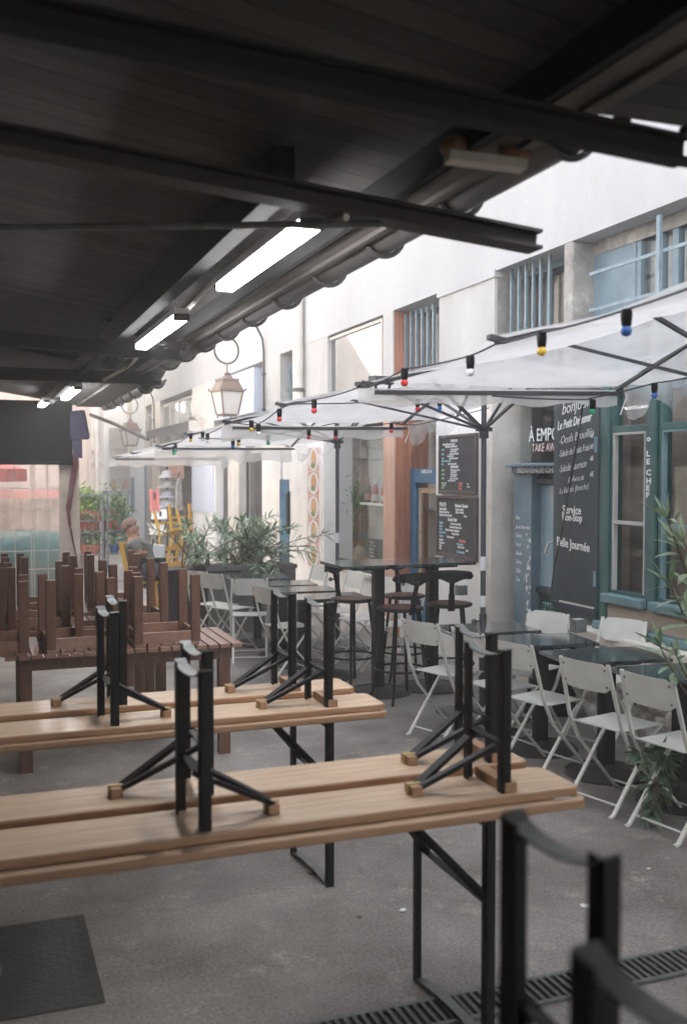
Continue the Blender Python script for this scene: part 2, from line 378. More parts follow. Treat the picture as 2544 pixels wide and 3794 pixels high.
for i, (x, y) in enumerate(((1640, 2080), (1500, 2205), (1335, 2070), (820, 2095), (920, 2080), (715, 1995), (1480, 1985), (1030, 1420))):
    p = PZ(x if x < 1568 else 1380, y)
    _b = MB(); r_ = .010+.006*(i % 3)
    _b.prism([(r_*(1+.3*math.sin(3*a+i))*math.cos(a), r_*(.7+.3*math.cos(2*a+i))*math.sin(a)) for a in [k*.7 for k in range(9)]], .003, (0, 0, .002), (1, 0, 0), (0, 1, 0))
    o = _b.build('paper_scrap' if i % 2 == 0 else 'dry_leaf', M_white if i % 2 == 0 else M_stem); o.location = p
    tag(o, ['tiny pale paper scrap on the floor by the right edge of the picture', 'tiny dry leaf on floor near the blurred bench legs',
            'tiny pale paper scrap on floor beside the folding chairs', 'tiny dry leaf on the floor beneath the nearest pine table',
            'tiny pale paper scrap on floor below the pine table end', 'tiny dry leaf beside the steel foot of the pine table',
            'tiny pale paper scrap on floor under the cream chair nearest us', 'tiny dry leaf on the floor by the bar stools'][i], 'litter', 'litter on the floor')

# ================================================================ right-hand building
CF, CR, ZM, ZL = 4.20, 4.40, 2.42, 3.48
YB = WY(683, CF)                                  # the rainwater pipe parts the cafe from the shops beyond
cafe = thing('cafe_building', 'white rendered cafe building with teal windows, chalk shutter and red timber post', 'building', (CF, 4, 0))
shops = thing('shop_building', 'far pale shop row with blue doors beyond the rainwater pipe', 'building', (CF, 16, 0))
def seg(mb, xl, xr, z0, z1, f=CF, b=CR+.2, c=None):
    c = c or f
    mb.bb(f, b, WY(xr, c), WY(xl, c), z0, z1)
_b = MB(); _b.bb(CF, 11, -7, YB, ZL, 9.5); _b.build('upper_wall', M_upper, cafe, True)
_b = MB(); _b.bb(CF-.012, 4.9, WY(1128, CF), WY(998, CF), ZL-.05, ZL+.02); _b.build('ledge', M_upper, cafe, True)
_b = MB(); _b.bb(CR+.9, CR+1.2, -7, 26, 0, ZL); _b.build('rear_wall', M_interior, cafe, True)
_b = MB(); _b.bb(CR+.02, CR+.9, -7, WY(1000, CR), ZM-.02, ZM+.06).bb(CR+.02, CR+.9, WY(735, CR)+.5, 26, ZM-.02, ZM+.06); _b.build('mezzanine_slab', M_interior, cafe, True)
# upper piers
_b = MB(); seg(_b, 1282, 1302, ZM, ZL); _b.build('stone_pillar', M_stone, cafe, True, bevel=.012)
_b = MB(); seg(_b, 1000, 1125, ZM, ZL-.05, f=CF+.004, c=CF); _b.build('plaster_pier', M_hiplaster, cafe, True)
_b = MB(); seg(_b, 1000.5, 1126, ZM, ZL-.05, f=CF+.03, b=CR+.22, c=CF); _b.build('rough_reveal', M_stone, cafe, True)
_b = MB(); seg(_b, 875, 897, ZM, ZL, f=CF+.012, c=CF); _b.build('timber_post', M_redwood, cafe, True)
_b = MB(); seg(_b, 875, 897, ZM, ZL, f=CF-.006, b=CF+.012, c=CF); _b.build('white_board', M_hiplaster, cafe, True)
_b = MB(); seg(_b, 692, 747, ZM, ZL, f=CF+.005, c=CF); _b.build('plaster_pier', M_hiplaster, cafe, True)
# upper windows
def win(parent, name, xl, xr, z0, z1, depth, frame_m, pane_m, fw=.05, label=None, back=None, c=None, sash=0):
    c = c or depth
    y0, y1 = WY(xr, c), WY(xl, c)
    fr = MB()
    fr.bb(depth-.03, depth+.03, y0, y0+fw, z0, z1).bb(depth-.03, depth+.03, y1-fw, y1, z0, z1)
    fr.bb(depth-.028, depth+.028, y0+fw, y1-fw, z0, z0+fw).bb(depth-.028, depth+.028, y0+fw, y1-fw, z1-fw, z1)
    for k in range(sash):
        ym = y0+(y1-y0)*(k+1)/(sash+1); fr.bb(depth-.02, depth+.02, ym-.02, ym+.02, z0+fw, z1-fw)
    f = fr.build(name, frame_m, parent, True)
    if label: f['label'] = label
    p = MB(); p.bb(depth-.002, depth+.002, y0+fw, y1-fw, z0+fw, z1-fw); pb = p
    me_o = pb.build('pane', pane_m, parent, True)
    # make the pane a sub-part of its window
    KIDS[parent.name].remove(me_o); me_o.parent = f; KIDS.setdefault(f.name, []).append(me_o)
    if back:
        q = MB(); q.bb(depth+.12, depth+.14, y0+fw, y1-fw, z0+fw, z1-fw); q2 = q.build('curtain', back, parent, True)
        KIDS[parent.name].remove(q2); q2.parent = f
    return f, y0, y1
def sub(o, parent_part, top):
    KIDS[top.name].remove(o); o.parent = parent_part; KIDS.setdefault(parent_part.name, []).append(o); return o
f, y0, y1 = win(cafe, 'window', 1162, 1300, ZM, ZL, CR+.1, M_bluegrey, M_glass, label='narrow window behind upright pale blue bars beside the stone pillar', back=M_interior, c=CR, sash=1)
_b = MB(); _b.bb(CR+.16, CR+.18, y0+.05, y0+.16, ZM, ZL-.1); sub(_b.build('curtain', M_curtain, cafe, True), f, cafe)
for x in (1165, 1182, 1198, 1214, 1231, 1251):
    y = WY(x, CF+.1); _b = MB(); _b.bar((CF+.1, y, ZM), (CF+.1, y, ZL), .022, .022)
    sub(_b.build('bar', M_grille, cafe, True), f, cafe)
f, y0, y1 = win(cafe, 'window', 923, 1003, ZM, ZL, CR+.05, M_bluegrey, M_glass, label='narrow window behind upright pale blue bars beside the red timber post', back=M_interior, c=CR)
_b = MB(); _b.bb(CR+.12, CR+.13, y0+.05, y0+.12, ZM, ZL-.1); sub(_b.build('curtain', M_curtain, cafe, True), f, cafe)
for x in (926, 938, 950.5, 963, 976, 989):
    y = WY(x, CF+.12); _b = MB(); _b.bar((CF+.12, y, ZM), (CF+.12, y, ZL-.04), .028, .028)
    sub(_b.build('bar', M_grille, cafe, True), f, cafe)
f, y0, y1 = win(cafe, 'window', 746, 877, ZM-.1, ZL-.02, CF+.06, M_pale, M_mirror, fw=.035, label='wide clerestory window mirroring the pale building opposite', c=CF+.06)
# broad blue window at the right, with its cage of flat bars
y0, y1 = -1.2, WY(1346, CR)
_b = MB(); _b.bb(CR, CR+.05, y0, y1, ZM-.1, ZM+.02).bb(CR, CR+.05, y0, y1, ZL-.10, ZL).bb(CR-.01, CR+.05, y1-.07, y1, ZM, ZL)
for x in (1452, 1500, 1536, 1575, 1620): y = WY(x, CR); _b.bb(CR-.004, CR+.045, y-.03, y+.03, ZM, ZL)
f = _b.build('window', M_bluegrey, cafe, True); f['label'] = 'broad pale blue window behind a cage of flat bars'
_b = MB(); _b.bb(CR+.02, CR+.024, y0, WY(1452, CR), ZM+.02, ZL-.1); sub(_b.build('pane', M_glass, cafe, True), f, cafe)
_b = MB(); _b.bb(CR+.10, CR+.12, y0, WY(1452, CR), ZM+.02, ZL-.1); sub(_b.build('curtain', M_curtain, cafe, True), f, cafe)
_b = MB(); _b.bb(CR-.012, CR+.01, WY(1448, CR), WY(1350, CR), ZM-.1, ZL-.09); sub(_b.build('shutter', M_bluegrey, cafe, True), f, cafe)
_b = MB(); _b.bb(CR-.02, CR+.04, y0, WY(1346, CR), ZL-.10, ZL-.001); sub(_b.build('lintel', M_stone, cafe, True), f, cafe)
for z in (2.52, 2.70, 2.93, 3.19):
    _b = MB(); _b.bar((CF+.0, WY(1342, CF), z), (CF+.0, y0, z), .024, .012, up=(1, 0, 0)); sub(_b.build('bar', M_grille, cafe, True), f, cafe)
_b = MB(); y = WY(1503, CF); _b.bar((CF-.02, y, 2.62), (CF-.02, y, ZL-.06), .034, .02); sub(_b.build('upright_bar', M_grille, cafe, True), f, cafe)

# ---- lower front, near part: teal windows
XW = 4.16
zs = WZ(1390, 1352, XW); zt = WZ(1398, 982, XW)
_b = MB(); _b.bb(XW-.02, XW+.085, WY(1392, XW), WY(1372, XW), 0.45, ZM); _b.build('pilaster', M_teal, cafe, True, bevel=.01)
_b = MB(); _b.bb(XW+.05, XW+.12, WY(1372, XW), WY(1343, XW), 0.45, ZM); _b.build('door_jamb', M_shutter, cafe, True, bevel=.006)
_b = MB(); _b.bb(XW+.005, XW+.05, WY(1362, XW), WY(1358, XW), 0.5, ZM); _b.build('moulding', M_bluegrey, cafe, True)
def teal_window(xl, xr, lab):
    ya, yb = WY(xr, XW), WY(xl, XW)
    f = MB()
    f.bb(XW, XW+.08, yb-.035, yb, zs, ZM).bb(XW, XW+.08, ya, ya+.03, zs, ZM)
    f.bb(XW+.002, XW+.078, ya+.03, yb-.035, zt-.02, zt+.025)
    f.bb(XW+.002, XW+.078, ya+.03, yb-.035, zs, zs+.02)
    f = f.build('window', M_teal, cafe, True, bevel=.004); f['label'] = lab
    zmid = WZ(1400, 1192, XW)
    q = MB()
    q.bb(XW-.004, XW+.03, yb-.052, yb-.036, zs+.02, zt-.021).bb(XW-.004, XW+.03, ya+.031, ya+.045, zs+.02, zt-.021)
    q.bb(XW-.003, XW+.029, ya+.045, yb-.052, zt-.036, zt-.021).bb(XW-.003, XW+.029, ya+.045, yb-.052, zmid-.012, zmid+.012)
    sub(q.build('sash', M_hiplaster if 'left' in lab else M_tealhi, cafe, True), f, cafe)
    q = MB(); q.bb(XW+.04, XW+.043, ya+.03, yb-.035, zs+.02, ZM); sub(q.build('pane', M_glass, cafe, True), f, cafe)
    q = MB(); q.bb(XW-.07, XW+.02, ya-.02, yb+.01, zs-.065, zs-.002); sub(q.build('sill', M_tealhi, cafe, True, bevel=.008), f, cafe)
    return f
teal_window(1392, 1480, 'teal cafe window with white inner sash left of the lettered post')
teal_window(1502, 1640, 'teal cafe window right of the lettered post')
_b = MB(); _b.bb(XW-.025, XW+.09, WY(1499.5, XW), WY(1481, XW), zs-.06, ZM); post = _b.build('window_post', M_teal, cafe, True, bevel=.006)
yl = WY(1489, XW)
for ch, yy in zip("LECHEF", (1026, 1048, 1073, 1090, 1108, 1123)): pass
for ch, yy in (('o', 1000), ('L', 1035), ('E', 1053), ('C', 1078), ('H', 1097), ('E', 1113), ('F', 1129)):
    o = writing('lettering', ch, .050, (XW-.028, yl+.030, WZ(1489, yy, XW)-.02), M_chalk, cafe, bold=.002, wid=1.45); sub(o, post, cafe)
_b = MB(); _b.bb(CR+.02, CR+.06, -3, WY(1345, XW), .5, ZM).bb(XW+.121, CR+.02, WY(1368, XW), WY(1345, XW), .5, ZM); _b.build('interior_screen', mat('cafe_inside', (.33, .26, .21), .85, col2=(.16, .125, .10), scale=1.6, stretch=(1, 1, 3.5), mix=(.3, .7), dirt=(.62, .46, .26), dscale=5, dmix=(.66, .74)), cafe, True)
_b = MB(); _b.bb(XW-.01, CR+.2, -6, WY(1385, XW), zs-.205, zs-.066)
_b.build('timber_apron', mat('bare_board', (.46, .38, .29), .8, col2=(.33, .27, .21), scale=5, stretch=(1, .4, 3), dirt=(.25, .13, .08), dscale=9, dmix=(.66, .72)), cafe, True)
_b = MB(); _b.bb(XW-.07, CR+.2, -6, WY(1372, XW), zs-.262, zs-.206); _b.build('base_rail', M_tealhi, cafe, True, bevel=.01)
zp = zs-.264
_b = MB(); _b.bb(XW-.16, CR+.2, -6, WY(1290, XW), zp-.09, zp); _b.build('stone_ledge', M_pale, cafe, True, bevel=.015)
pl = MB(); random.seed(4)
pl.bb(XW-.10, CR+.2, -6, WY(1290, XW)+.1, 0, zp-.09)
plo = pl.build('rubble_base', M_rubble, cafe, True)
y = 0.5; rb = MB()
while y < 6.0:
    z = .02
    while z < zp-.12:
        s = random.uniform(.09, .19); rb.ball((XW-.10, y+random.uniform(-.04, .04), z+s*.4), s*.62, .35, 1, .75, 8); z += s*.8
    y += .15
sub(rb.build('boulder_facing', M_rubble, cafe, True, smooth=60), plo, cafe)

# ---- door bay
yd0, yd1 = WY(1343, CR), WY(1173, CR)
zl0, zl1 = WZ(1172, 1081, CF), WZ(1172, 1058, CF)
_b = MB(); seg(_b, 1099, 1121, .0, ZM, f=CF-.004); _b.build('stone_pillar', M_pale, cafe, True, bevel=.01)
_b = MB(); seg(_b, 995, 1099, .0, ZM); _b.build('menu_wall', M_plaster, cafe, True)
o_y0, o_y1 = WY(1330, CF+.1), WY(1166, CF+.1)
_b = MB(); _b.bb(CF+.10, CR+.1, o_y0, o_y1, zl0, zl1-.03).bb(CF+.05, CR+.1, o_y0, o_y1+.03, zl1-.03, zl1); lin = _b.build('lintel', M_bluegrey, cafe, True, bevel=.008)
sub(writing('lettering', 'BIENVENUE CHEZ JE', .066, (CF+.095, WY(1181, CF+.1), zl0+.006), M_chalk, cafe, bold=.001, wid=1.22), lin, cafe)
_b = MB(); _b.bb(CR+.06, CR+.065, yd0, yd1, zl1, ZM); tr = _b.build('transom', M_glass, cafe, True)
sub(writing('lettering', 'À EMPORTER', .15, (CR+.055, WY(1205, CR+.05), WZ(1210, 1007, CR)), M_chalk, cafe, bold=.001, wid=.86), tr, cafe)
sub(writing('lettering', 'TAKE AWAY', .095, (CR+.055, WY(1212, CR+.05), WZ(1212, 1031, CR)), mat('chalk_pink', (.72, .55, .52), .9), cafe, bold=.001, wid=.86), tr, cafe)
_b = MB(); seg(_b, 1173, 1213, .1, zl0, f=CR-.06, b=CR+.1); jb = _b.build('door_jamb', M_bluegrey, cafe, True)
yj = WY(1176, CR-.06)
for k, tx in enumerate(('Nos', 'Jus de Fruits Frais', 'Citron', 'Oeufs', 'Salades', 'Tartes', 'Cafés', 'Thés')):
    sub(writing('lettering', tx, .05 if k != 1 else .042, (CR-.063, yj-.02, 1.36-.075*k), M_chalk, cafe, shear=.2, wid=.72), jb, cafe)
wear = MB(); random.seed(2)
yw0, yw1 = WY(1212, CR-.06), WY(1203, CR-.06)
for k in range(46):
    zz = .25+1.0*random.random()**1.3; yy = random.uniform(yw0, yw1); a = random.uniform(.006, .02)
    wear.prism([(a*random.uniform(.5, 1)*math.cos(t), 1.7*a*random.uniform(.5, 1)*math.sin(t)) for t in [q*1.047 for q in range(6)]], .001, (CR-.062, yy, zz), (0, -1, 0), (0, 0, 1))
sub(wear.build('paint_chips', M_chalk, cafe, True), jb, cafe)
zg0, zg1 = WZ(1240, 1340, CR), WZ(1240, 1108, CR)
yg0, yg1 = WY(1290, CR+.04), WY(1236, CR+.04)
d = MB(); d.bb(CR+.02, CR+.06, yg1, WY(1214, CR+.02), .1, zl0).bb(CR+.02, CR+.06, yd0, yg0, .1, zl0)
d.bb(CR+.021, CR+.059, yg0, yg1, .1, zg0).bb(CR+.021, CR+.059, yg0, yg1, zg1, zl0)
d.bb(CR-.01, CR+.02, yg0-.04, yg1+.04, zg1+.01, zg1+.05).bb(CR-.01, CR+.02, yg0-.04, yg1+.04, zg0-.05, zg0-.01)
door = d.build('door', M_shutter, cafe, True); door['label'] = 'dark shop door with tall pale blue glass'
_b = MB(); _b.bb(CR+.03, CR+.034, yg0, yg1, zg0, zg1); sub(_b.build('pane', mat('milky_glass', (.30, .42, .47), .15, col2=(.24, .35, .40), scale=3), cafe, True), door, cafe)
hy, hz = WY(1257, CR-.03), WZ(1257, 1238, CR)
_b = MB(); _b.tube([(CR+.03, hy, hz), (CR-.04, hy, hz), (CR-.05, hy+.05, hz-.09)], .011, 6); sub(_b.build('handle', M_pale, cafe, True), door, cafe)
_b = MB(); _b.bb(CR+.005, CR+.015, WY(1290, CR), WY(1239, CR), WZ(1245, 1399, CR), WZ(1245, 1376, CR)); st = sub(_b.build('sticker', mat('mint_sticker', (.20, .50, .43), .5), cafe, True), door, cafe)
st2 = writing('sticker_lettering', 'PARFAIT', .092, (CR+.002, WY(1240.5, CR), WZ(1245, 1396.5, CR)), M_iron, cafe, bold=.002, wid=.75); KIDS[cafe.name].remove(st2); st2.parent = door
_b = MB(); _b.bb(CR-.1, CR+.4, yd0, yd1+.02, 0, .12); _b.build('door_step', M_pale, cafe, True)

# chalk shutter folded open against the door bay
XS = XW-.03
ys0, ys1 = WY(1364, XS), WY(1263, XS)
zb = WZ(1360, 1424, XS)
_b = MB(); _b.bb(XS, XS+.035, ys0, ys1, zb, ZM+.08)
sh = _b.build('chalk_shutter', plank_lines(M_shutter, 1, .19, .03, .5), cafe, True, bevel=.004); sh['label'] = 'dark shutter board chalked with the breakfast menu'
yx = lambda x: WY(x, XS)
for x, y_, tx, s, bo in ((1281, 948, 'bonjour', .125, .0012), (1272, 983, 'Le Petit Dejeuner', .092, .004), (1275, 1016, '-Oeufs Brouillés', .088, .0008), (1275, 1045, '-Salade de Fruits Frais', .075, .001),
                        (1275, 1080, '-Salade Saumon', .08, .0008), (1296, 1103, '& Avocat', .066, .0006), (1275, 1129, '-La Bubble (brioche)', .066, .0006),
                        (1285, 1172, 'Service', .088, .0028), (1285, 1188, 'Non-Stop', .078, .003), (1272, 1245, 'Belle Journée', .094, .003)):
    wd = {'bonjour': .9, 'Le Petit Dejeuner': .66, '-Oeufs Brouillés': .78, '-Salade de Fruits Frais': .60, '-Salade Saumon': .72, '& Avocat': .85, '-La Bubble (brioche)': .72, 'Service': .95, 'Non-Stop': .82, 'Belle Journée': .85}[tx]
    sl_ = .12 if y_ < 1150 else (.0 if y_ < 1230 else -.05)
    sub(writing('lettering', tx, s, (XS-.003, yx(x), WZ(x, y_, XS)), M_chalk, cafe, bold=(bo-.0022 if bo < .0015 else bo*.4), shear=.25 if y_ < 1150 else 0, wid=wd, ux=(0, -1, sl_)), sh, cafe)
for y_ in (1000, 1025, 1052, 1088):
    sub(writing('price', '6€', .05, (XS-.003, yx(1347), WZ(1347, y_, XS)), M_chalkb if False else M_chalk, cafe, shear=.2, wid=.7), sh, cafe)
_b = MB(); _b.bb(XS-.018, XS, ys0+.01, ys1-.01, zb+.06, zb+.10); sub(_b.build('bottom_rail', M_shutter, cafe, True), sh, cafe)
_b = MB(); _b.bb(XS-.006, XS, ys0+.03, ys1-.1, zb+.10, zb+.112); sub(_b.build('worn_edge', M_pale, cafe, True), sh, cafe)
_b = MB(); yy = WY(1290, XS); _b.bb(XS-.02, XS, yy-.006, yy+.010, WZ(1290, 1183, XS), WZ(1290, 1170, XS)); sub(_b.build('latch', M_pale, cafe, True), sh, cafe)
for zz in (.95, 1.9):
    _b = MB(); _b.tube([(XS-.012, ys0+.01, zz), (XS-.012, ys0+.01, zz+.11)], .012, 6); sub(_b.build('hinge', M_bluegrey, cafe, True), sh, cafe)

# ---- bar bay: blue door, red post, display window
yb0, yb1 = WY(998, CR), WY(940, CR)
zd = WZ(945, 1071, CR)
d = MB(); d.bb(CR-.02, CR+.06, yb1-.12, yb1, .1, zd).bb(CR-.02, CR+.06, yb0-.2, yb0-.05, .1, zd).bb(CR-.018, CR+.058, yb0-.05, yb1-.12, zd-.15, zd)
d.bb(CR+.0, CR+.05, yb0-.05, yb1-.12, .1, .62); d.bb(CR-.02, CR, yb0-.02, yb1-.14, .2, .55)
bd = d.build('door', M_blue, cafe, True, bevel=.006); bd['label'] = 'blue panelled bar door with bare wood inner frame'
sub(writing('lettering', 'NOIL LA VI', .05, (CR-.025, WY(967, CR), zd-.045), M_chalk, cafe, bold=.001), bd, cafe)
_b = MB(); _b.bb(CR+.02, CR+.05, yb1-.19, yb1-.13, .62, zd-.2).bb(CR+.021, CR+.049, yb0-.05, yb1-.19, zd-.25, zd-.2); sub(_b.build('inner_frame', M_pine, cafe, True), bd, cafe)
_b = MB(); _b.bb(CR+.03, CR+.033, yb0-.05, yb1-.19, .62, zd-.25); sub(_b.build('pane', M_glass, cafe, True), bd, cafe)
_b = MB(); _b.bb(CR+.0, CR+.05, yb0-.2, yb1, zd, ZM); _b.build('over_door_panel', M_glass, cafe, True)
_b = MB(); seg(_b, 876.5, 900, 0, ZM, f=CF+.012, c=CF); po = _b.build('timber_post', M_redwood, cafe, True, bevel=.006)
_b = MB(); seg(_b, 876.5, 900, 0, ZM, f=CF-.008, b=CF+.012, c=CF); sub(_b.build('post_lit_face', M_redwood2, cafe, True), po, cafe)  # paler alley-side face: light falling on the post, put into its colour
zw = WZ(800, 1292, CR)
f, y0, y1 = win(cafe, 'display_window', 738, 905, zw, ZM, CR, M_brownframe, M_glass, fw=.07, label='bar display window showing bottles and bare stone', c=CR)
_b = MB(); seg(_b, 735, 905, 0, zw, f=CF+.06, c=CF); _b.build('window_plinth', M_plaster, cafe, True)
_b = MB(); seg(_b, 736, 905, zw-.05, zw, f=CF+.0, b=CR-.03, c=CF); _b.build('window_ledge', M_pale, cafe, True, bevel=.008)
ymid = WY(826, CR+.34)
M_stonein = mat('bare_rubble_inside', (.52, .43, .31), .95, col2=(.34, .27, .20), scale=5, dirt=(.58, .36, .26), dscale=4, dmix=(.6, .72), bump=1, bscale=18)
_b = MB(); _b.bb(CR+.34, CR+.5, ymid, y1+.9, zw-.2, ZM-.05); _b.build('stone_interior', M_stonein, cafe, True)
_b = MB(); _b.bb(CR+.36, CR+.72, yb0-.8, ymid, 0, ZM-.05); _b.build('plaster_interior', mat('grey_plaster', (.50, .50, .46), .9, col2=(.42, .42, .38), scale=2), cafe, True)
_b = MB(); ycol = WY(822, CR+.26); _b.bb(CR+.26, CR+.338, ycol-.03, ycol+.06, zw, ZM); _b.build('interior_post', M_stem, cafe, True)
_b = MB(); _b.bb(CR+.16, CR+.358, yb0-.5, WY(829, CR+.2), 1.365, 1.39); _b.build('shelf', M_plaster, cafe, True)
_b = MB(); _b.bb(CR+.02, CR+.5, y0, y1, zw-.06, zw-.01); _b.build('inner_sill', M_pale, cafe, True)

# ---- pier with tile panel, then plain wall up to the rainwater pipe
_b = MB(); seg(_b, 690, 738, 0, ZM, f=CF+.004, c=CF); _b.build('plaster_pier', M_plaster, cafe, True)

# ================================================================ shop row beyond
_b = MB(); _b.bb(CF, 11, YB, 22, ZL, 9.5).bb(CF, 11, 22.001, 26, ZL, 4.4); _b.build('upper_wall', M_upper, shops, True)  # far stretch kept low to let the sun onto the end wall
piers = ((668, 690), (600, 640), (440, 489), (348, 366), (325, 333))
for xl, xr in piers:
    _b = MB(); seg(_b, xl, xr, ZM, ZL); _b.build('plaster_pier', M_hiplaster if xl > 500 else M_pale, shops, True)
f, y0, y1 = win(shops, 'window', 640, 668, ZM-.3, ZL-.15, CR-.05, M_grille, M_glass, label='small barred blue window beside the rainwater pipe', back=M_interior, c=CR-.05, sash=2)
for zz in (2.55, 2.95, 3.2):
    _b = MB(); _b.bb(CF+.1, CF+.125, y0, y1, zz, zz+.03); sub(_b.build('bar', M_grille, shops, True), f, shops)
f, y0, y1 = win(shops, 'window', 489, 600, ZM-.2, ZM+.30, CR, M_darkwin, M_glass, label='dark shop window under the pale blue signboard', back=M_interior, c=CR, sash=2)
_b = MB(); seg(_b, 489, 584, ZM+.30, ZL-.05, f=CF-.03, b=CR, c=CF); _b.build('signboard', mat('pale_blue_board', (.56, .60, .70), .6), shops, True)
f, y0, y1 = win(shops, 'window', 366, 440, ZM-.1, ZL-.1, CR-.1, M_pale, M_glass, label='long shop window above the slatted awning box', back=M_curtain, c=CF, sash=3)
f, y0, y1 = win(shops, 'window', 331, 348, .3, ZL-.2, CR-.1, M_bluegrey, M_glass, label='tall blue framed window at the far end', back=M_interior, c=CF, sash=1)
# lower part
for xl, xr, m_ in ((645, 690, M_plaster), (598, 640, M_plaster), (520, 545, M_pale), (440, 492, M_plaster), (347, 366, M_pale)):
    _b = MB(); seg(_b, xl, xr, 0, ZM-.3); _b.build('plaster_pier', m_, shops, True)
_b = MB(); _b.bb(CF+.05, CR+.1, WY(690, CF), WY(325, CF), ZM-.34, ZM-.1); _b.build('bressummer', M_pale, shops, True)
_b = MB(); seg(_b, 660, 641, 0.05, WZ(650, 1095, CF), f=CF-.02, b=CF+.03, c=CF)
bd = _b.build('door', M_blue, shops, True); bd['label'] = 'blue plank door leaf folded against the wall'
_b = MB(); y = WY(645, CF); _b.bb(CF-.03, CF-.01, WY(663, CF), WY(658, CF), .9, 1.5); _b.build('meter_slot', M_iron, shops, True)
_b = MB(); seg(_b, 545, 598, .1, ZM-.3, f=CR, b=CR+.05, c=CR-.1); dw = _b.build('door', M_darkwin, shops, True); dw['label'] = 'dark glazed shop door beyond the oleanders'
_b = MB(); seg(_b, 556, 572, .5, ZM-.4, f=CR-.03, b=CR-.02, c=CR-.1); sub(_b.build('pane', M_glass, shops, True), dw, shops)
_b = MB(); seg(_b, 490, 522, .1, ZM-.3, f=CR-.05, b=CR+.05, c=CF); dw = _b.build('shop_window', M_darkwin, shops, True)
_b = MB(); seg(_b, 508, 516, .4, ZM-.4, f=CR-.07, b=CR-.06, c=CF); sub(_b.build('poster', M_redwood2, shops, True), dw, shops)
_b = MB(); seg(_b, 366, 440, 0, ZM-.3, f=CR+.3, b=CR+.4, c=CF); _b.build('shop_interior', M_interior, shops, True)
_b = MB(); seg(_b, 328, 340, .05, 2.1, f=CF-.01, b=CF+.05, c=CF); bd = _b.build('door', M_blue, shops, True); bd['label'] = 'narrow blue door at the far end'
_b = MB(); seg(_b, 336, 347, .05, 2.0, f=CF-.02, b=CF+.04, c=CF); _b.build('door_casing', M_upper, shops, True)
_b = MB(); seg(_b, 441, 489, 1.0, 1.95, f=CF-.03, b=CF-.005, c=CF); _b.build('notice_board', mat('pale_board', (.60, .64, .72), .6), shops, True)

# rainwater pipes on the wall
for i, (x, r, z0, z1, lab) in enumerate(((681, .07, 2.3, 8, 'pale rainwater pipe running up the wall by the mirrored window'), (298, .06, 2.2, 8, 'pale rainwater pipe on the far end wall'))):
    y = WY(x, CF-.08) if i == 0 else 25.6
    o = thing('rainwater_pipe', lab, 'pipe', (CF-.08 if i == 0 else 3.75, y, z0))
    _b = MB(); _b.tube([(0, 0, 0), (0, 0, z1-z0)], r, 12); _b.build('pipe', M_pale, o, smooth=40)
    for z in (.55, 2.2):
        _b = MB(); _b.lathe(((r+.012, z), (r+.012, z+.05)), n=12); _b.build('bracket', M_zinc, o)

# ================================================================ end of the alley and far left
e = thing('end_building', 'pale shaded part of the building closing the alley, gridded window over striped blinds', 'building', (3, 26.3, 0))
_b = MB(); _b.prism([(2.55, 0), (6, 0), (6, 9), (3.75, 9), (3.35, 5.5), (2.95, 3.4), (2.7, 1.8)], .5, (0, 26.6, 0), (1, 0, 0), (0, 0, 1)); _b.build('wall', mat('end_render', (.78, .77, .75), .9, col2=(.70, .69, .67), scale=1), e, True)  # slanted left edge builds the diagonal shadow line into the wall's shape
def pw(par, x0, x1, ya, yb, Yp, name, m_, dep=.06, off=.0):
    a, c_ = PY(x0, yb, Yp), PY(x1, ya, Yp); _b = MB(); _b.bb(a.x, c_.x, Yp-dep+off, Yp+off, a.z, c_.z); return _b.build(name, m_, par, True)
YE = 26.08
wd_ = pw(e, 252, 292, 980, 1135, YE, 'window', mat('warm_pane', (.50, .46, .40), .3, col2=(.42, .4, .36), scale=3))
a, c_ = PY(252, 1135, YE), PY(292, 980, YE)
_b = MB()
for k in range(4): _b.bb(a.x+(c_.x-a.x)*k/3-.02, a.x+(c_.x-a.x)*k/3+.02, YE-.09, YE-.061, a.z, c_.z)
for k in range(8): zz = a.z+(c_.z-a.z)*k/7; _b.bb(a.x, c_.x, YE-.085, YE-.062, zz-.018, zz+.018)
sub(_b.build('glazing_grid', M_upper, e, True), wd_, e)
for x0 in (254, 281):
    a, c_ = PY(x0, 1118, YE), PY(x0+9, 1096, YE)
    for k in range(5):
        _b = MB(); _b.bb(a.x+(c_.x-a.x)*k/5, a.x+(c_.x-a.x)*(k+.5)/5, YE-.14, YE-.1, a.z, c_.z); sub(_b.build('blind_stripe', M_redwood2, e, True), wd_, e)
pw(e, 263, 276, 1108, 1190, YE-.02, 'door', M_redwood2); pw(e, 299, 306, 1090, 1170, YE-.02, 'doorway', M_bluegrey)
far = thing('sunlit_wall_part', 'bright sunlit part of the end wall, added as its own white block farther back', 'building', (1.5, 33, 0))  # added block standing in for the sunlit side of the end wall
_b = MB(); _b.bb(-6, 6, 33, 36, 0, 11); _b.build('wall', M_upper, far, True)
_b = MB(); _b.bb(-6, 6, 32.85, 33, 10.5, 10.8); _b.build('cornice', M_upper, far, True)
lf = thing('left_building', 'pale beige building behind the plant racks with thin downpipe', 'building', (0, 21, 0))
xl_ = PY(237, 1000, 20).x
_b = MB(); _b.bb(-6, xl_, 20, 30, 0, 8); _b.build('wall', mat('beige_render', (.62, .57, .52), .9, col2=(.52, .48, .44), scale=2), lf, True)
_b = MB(); x = PY(222, 1000, 19.9).x; _b.tube([(x, 19.9, 0), (x, 19.9, 8)], .045, 8); _b.build('downpipe', M_pale, lf, True)
_b = MB(); x = PY(207, 1000, 19.9).x; _b.bb(x-.12, x+.12, 19.93, 20, 2.2, 3.0); _b.build('fuse_box', M_pale, lf, True)
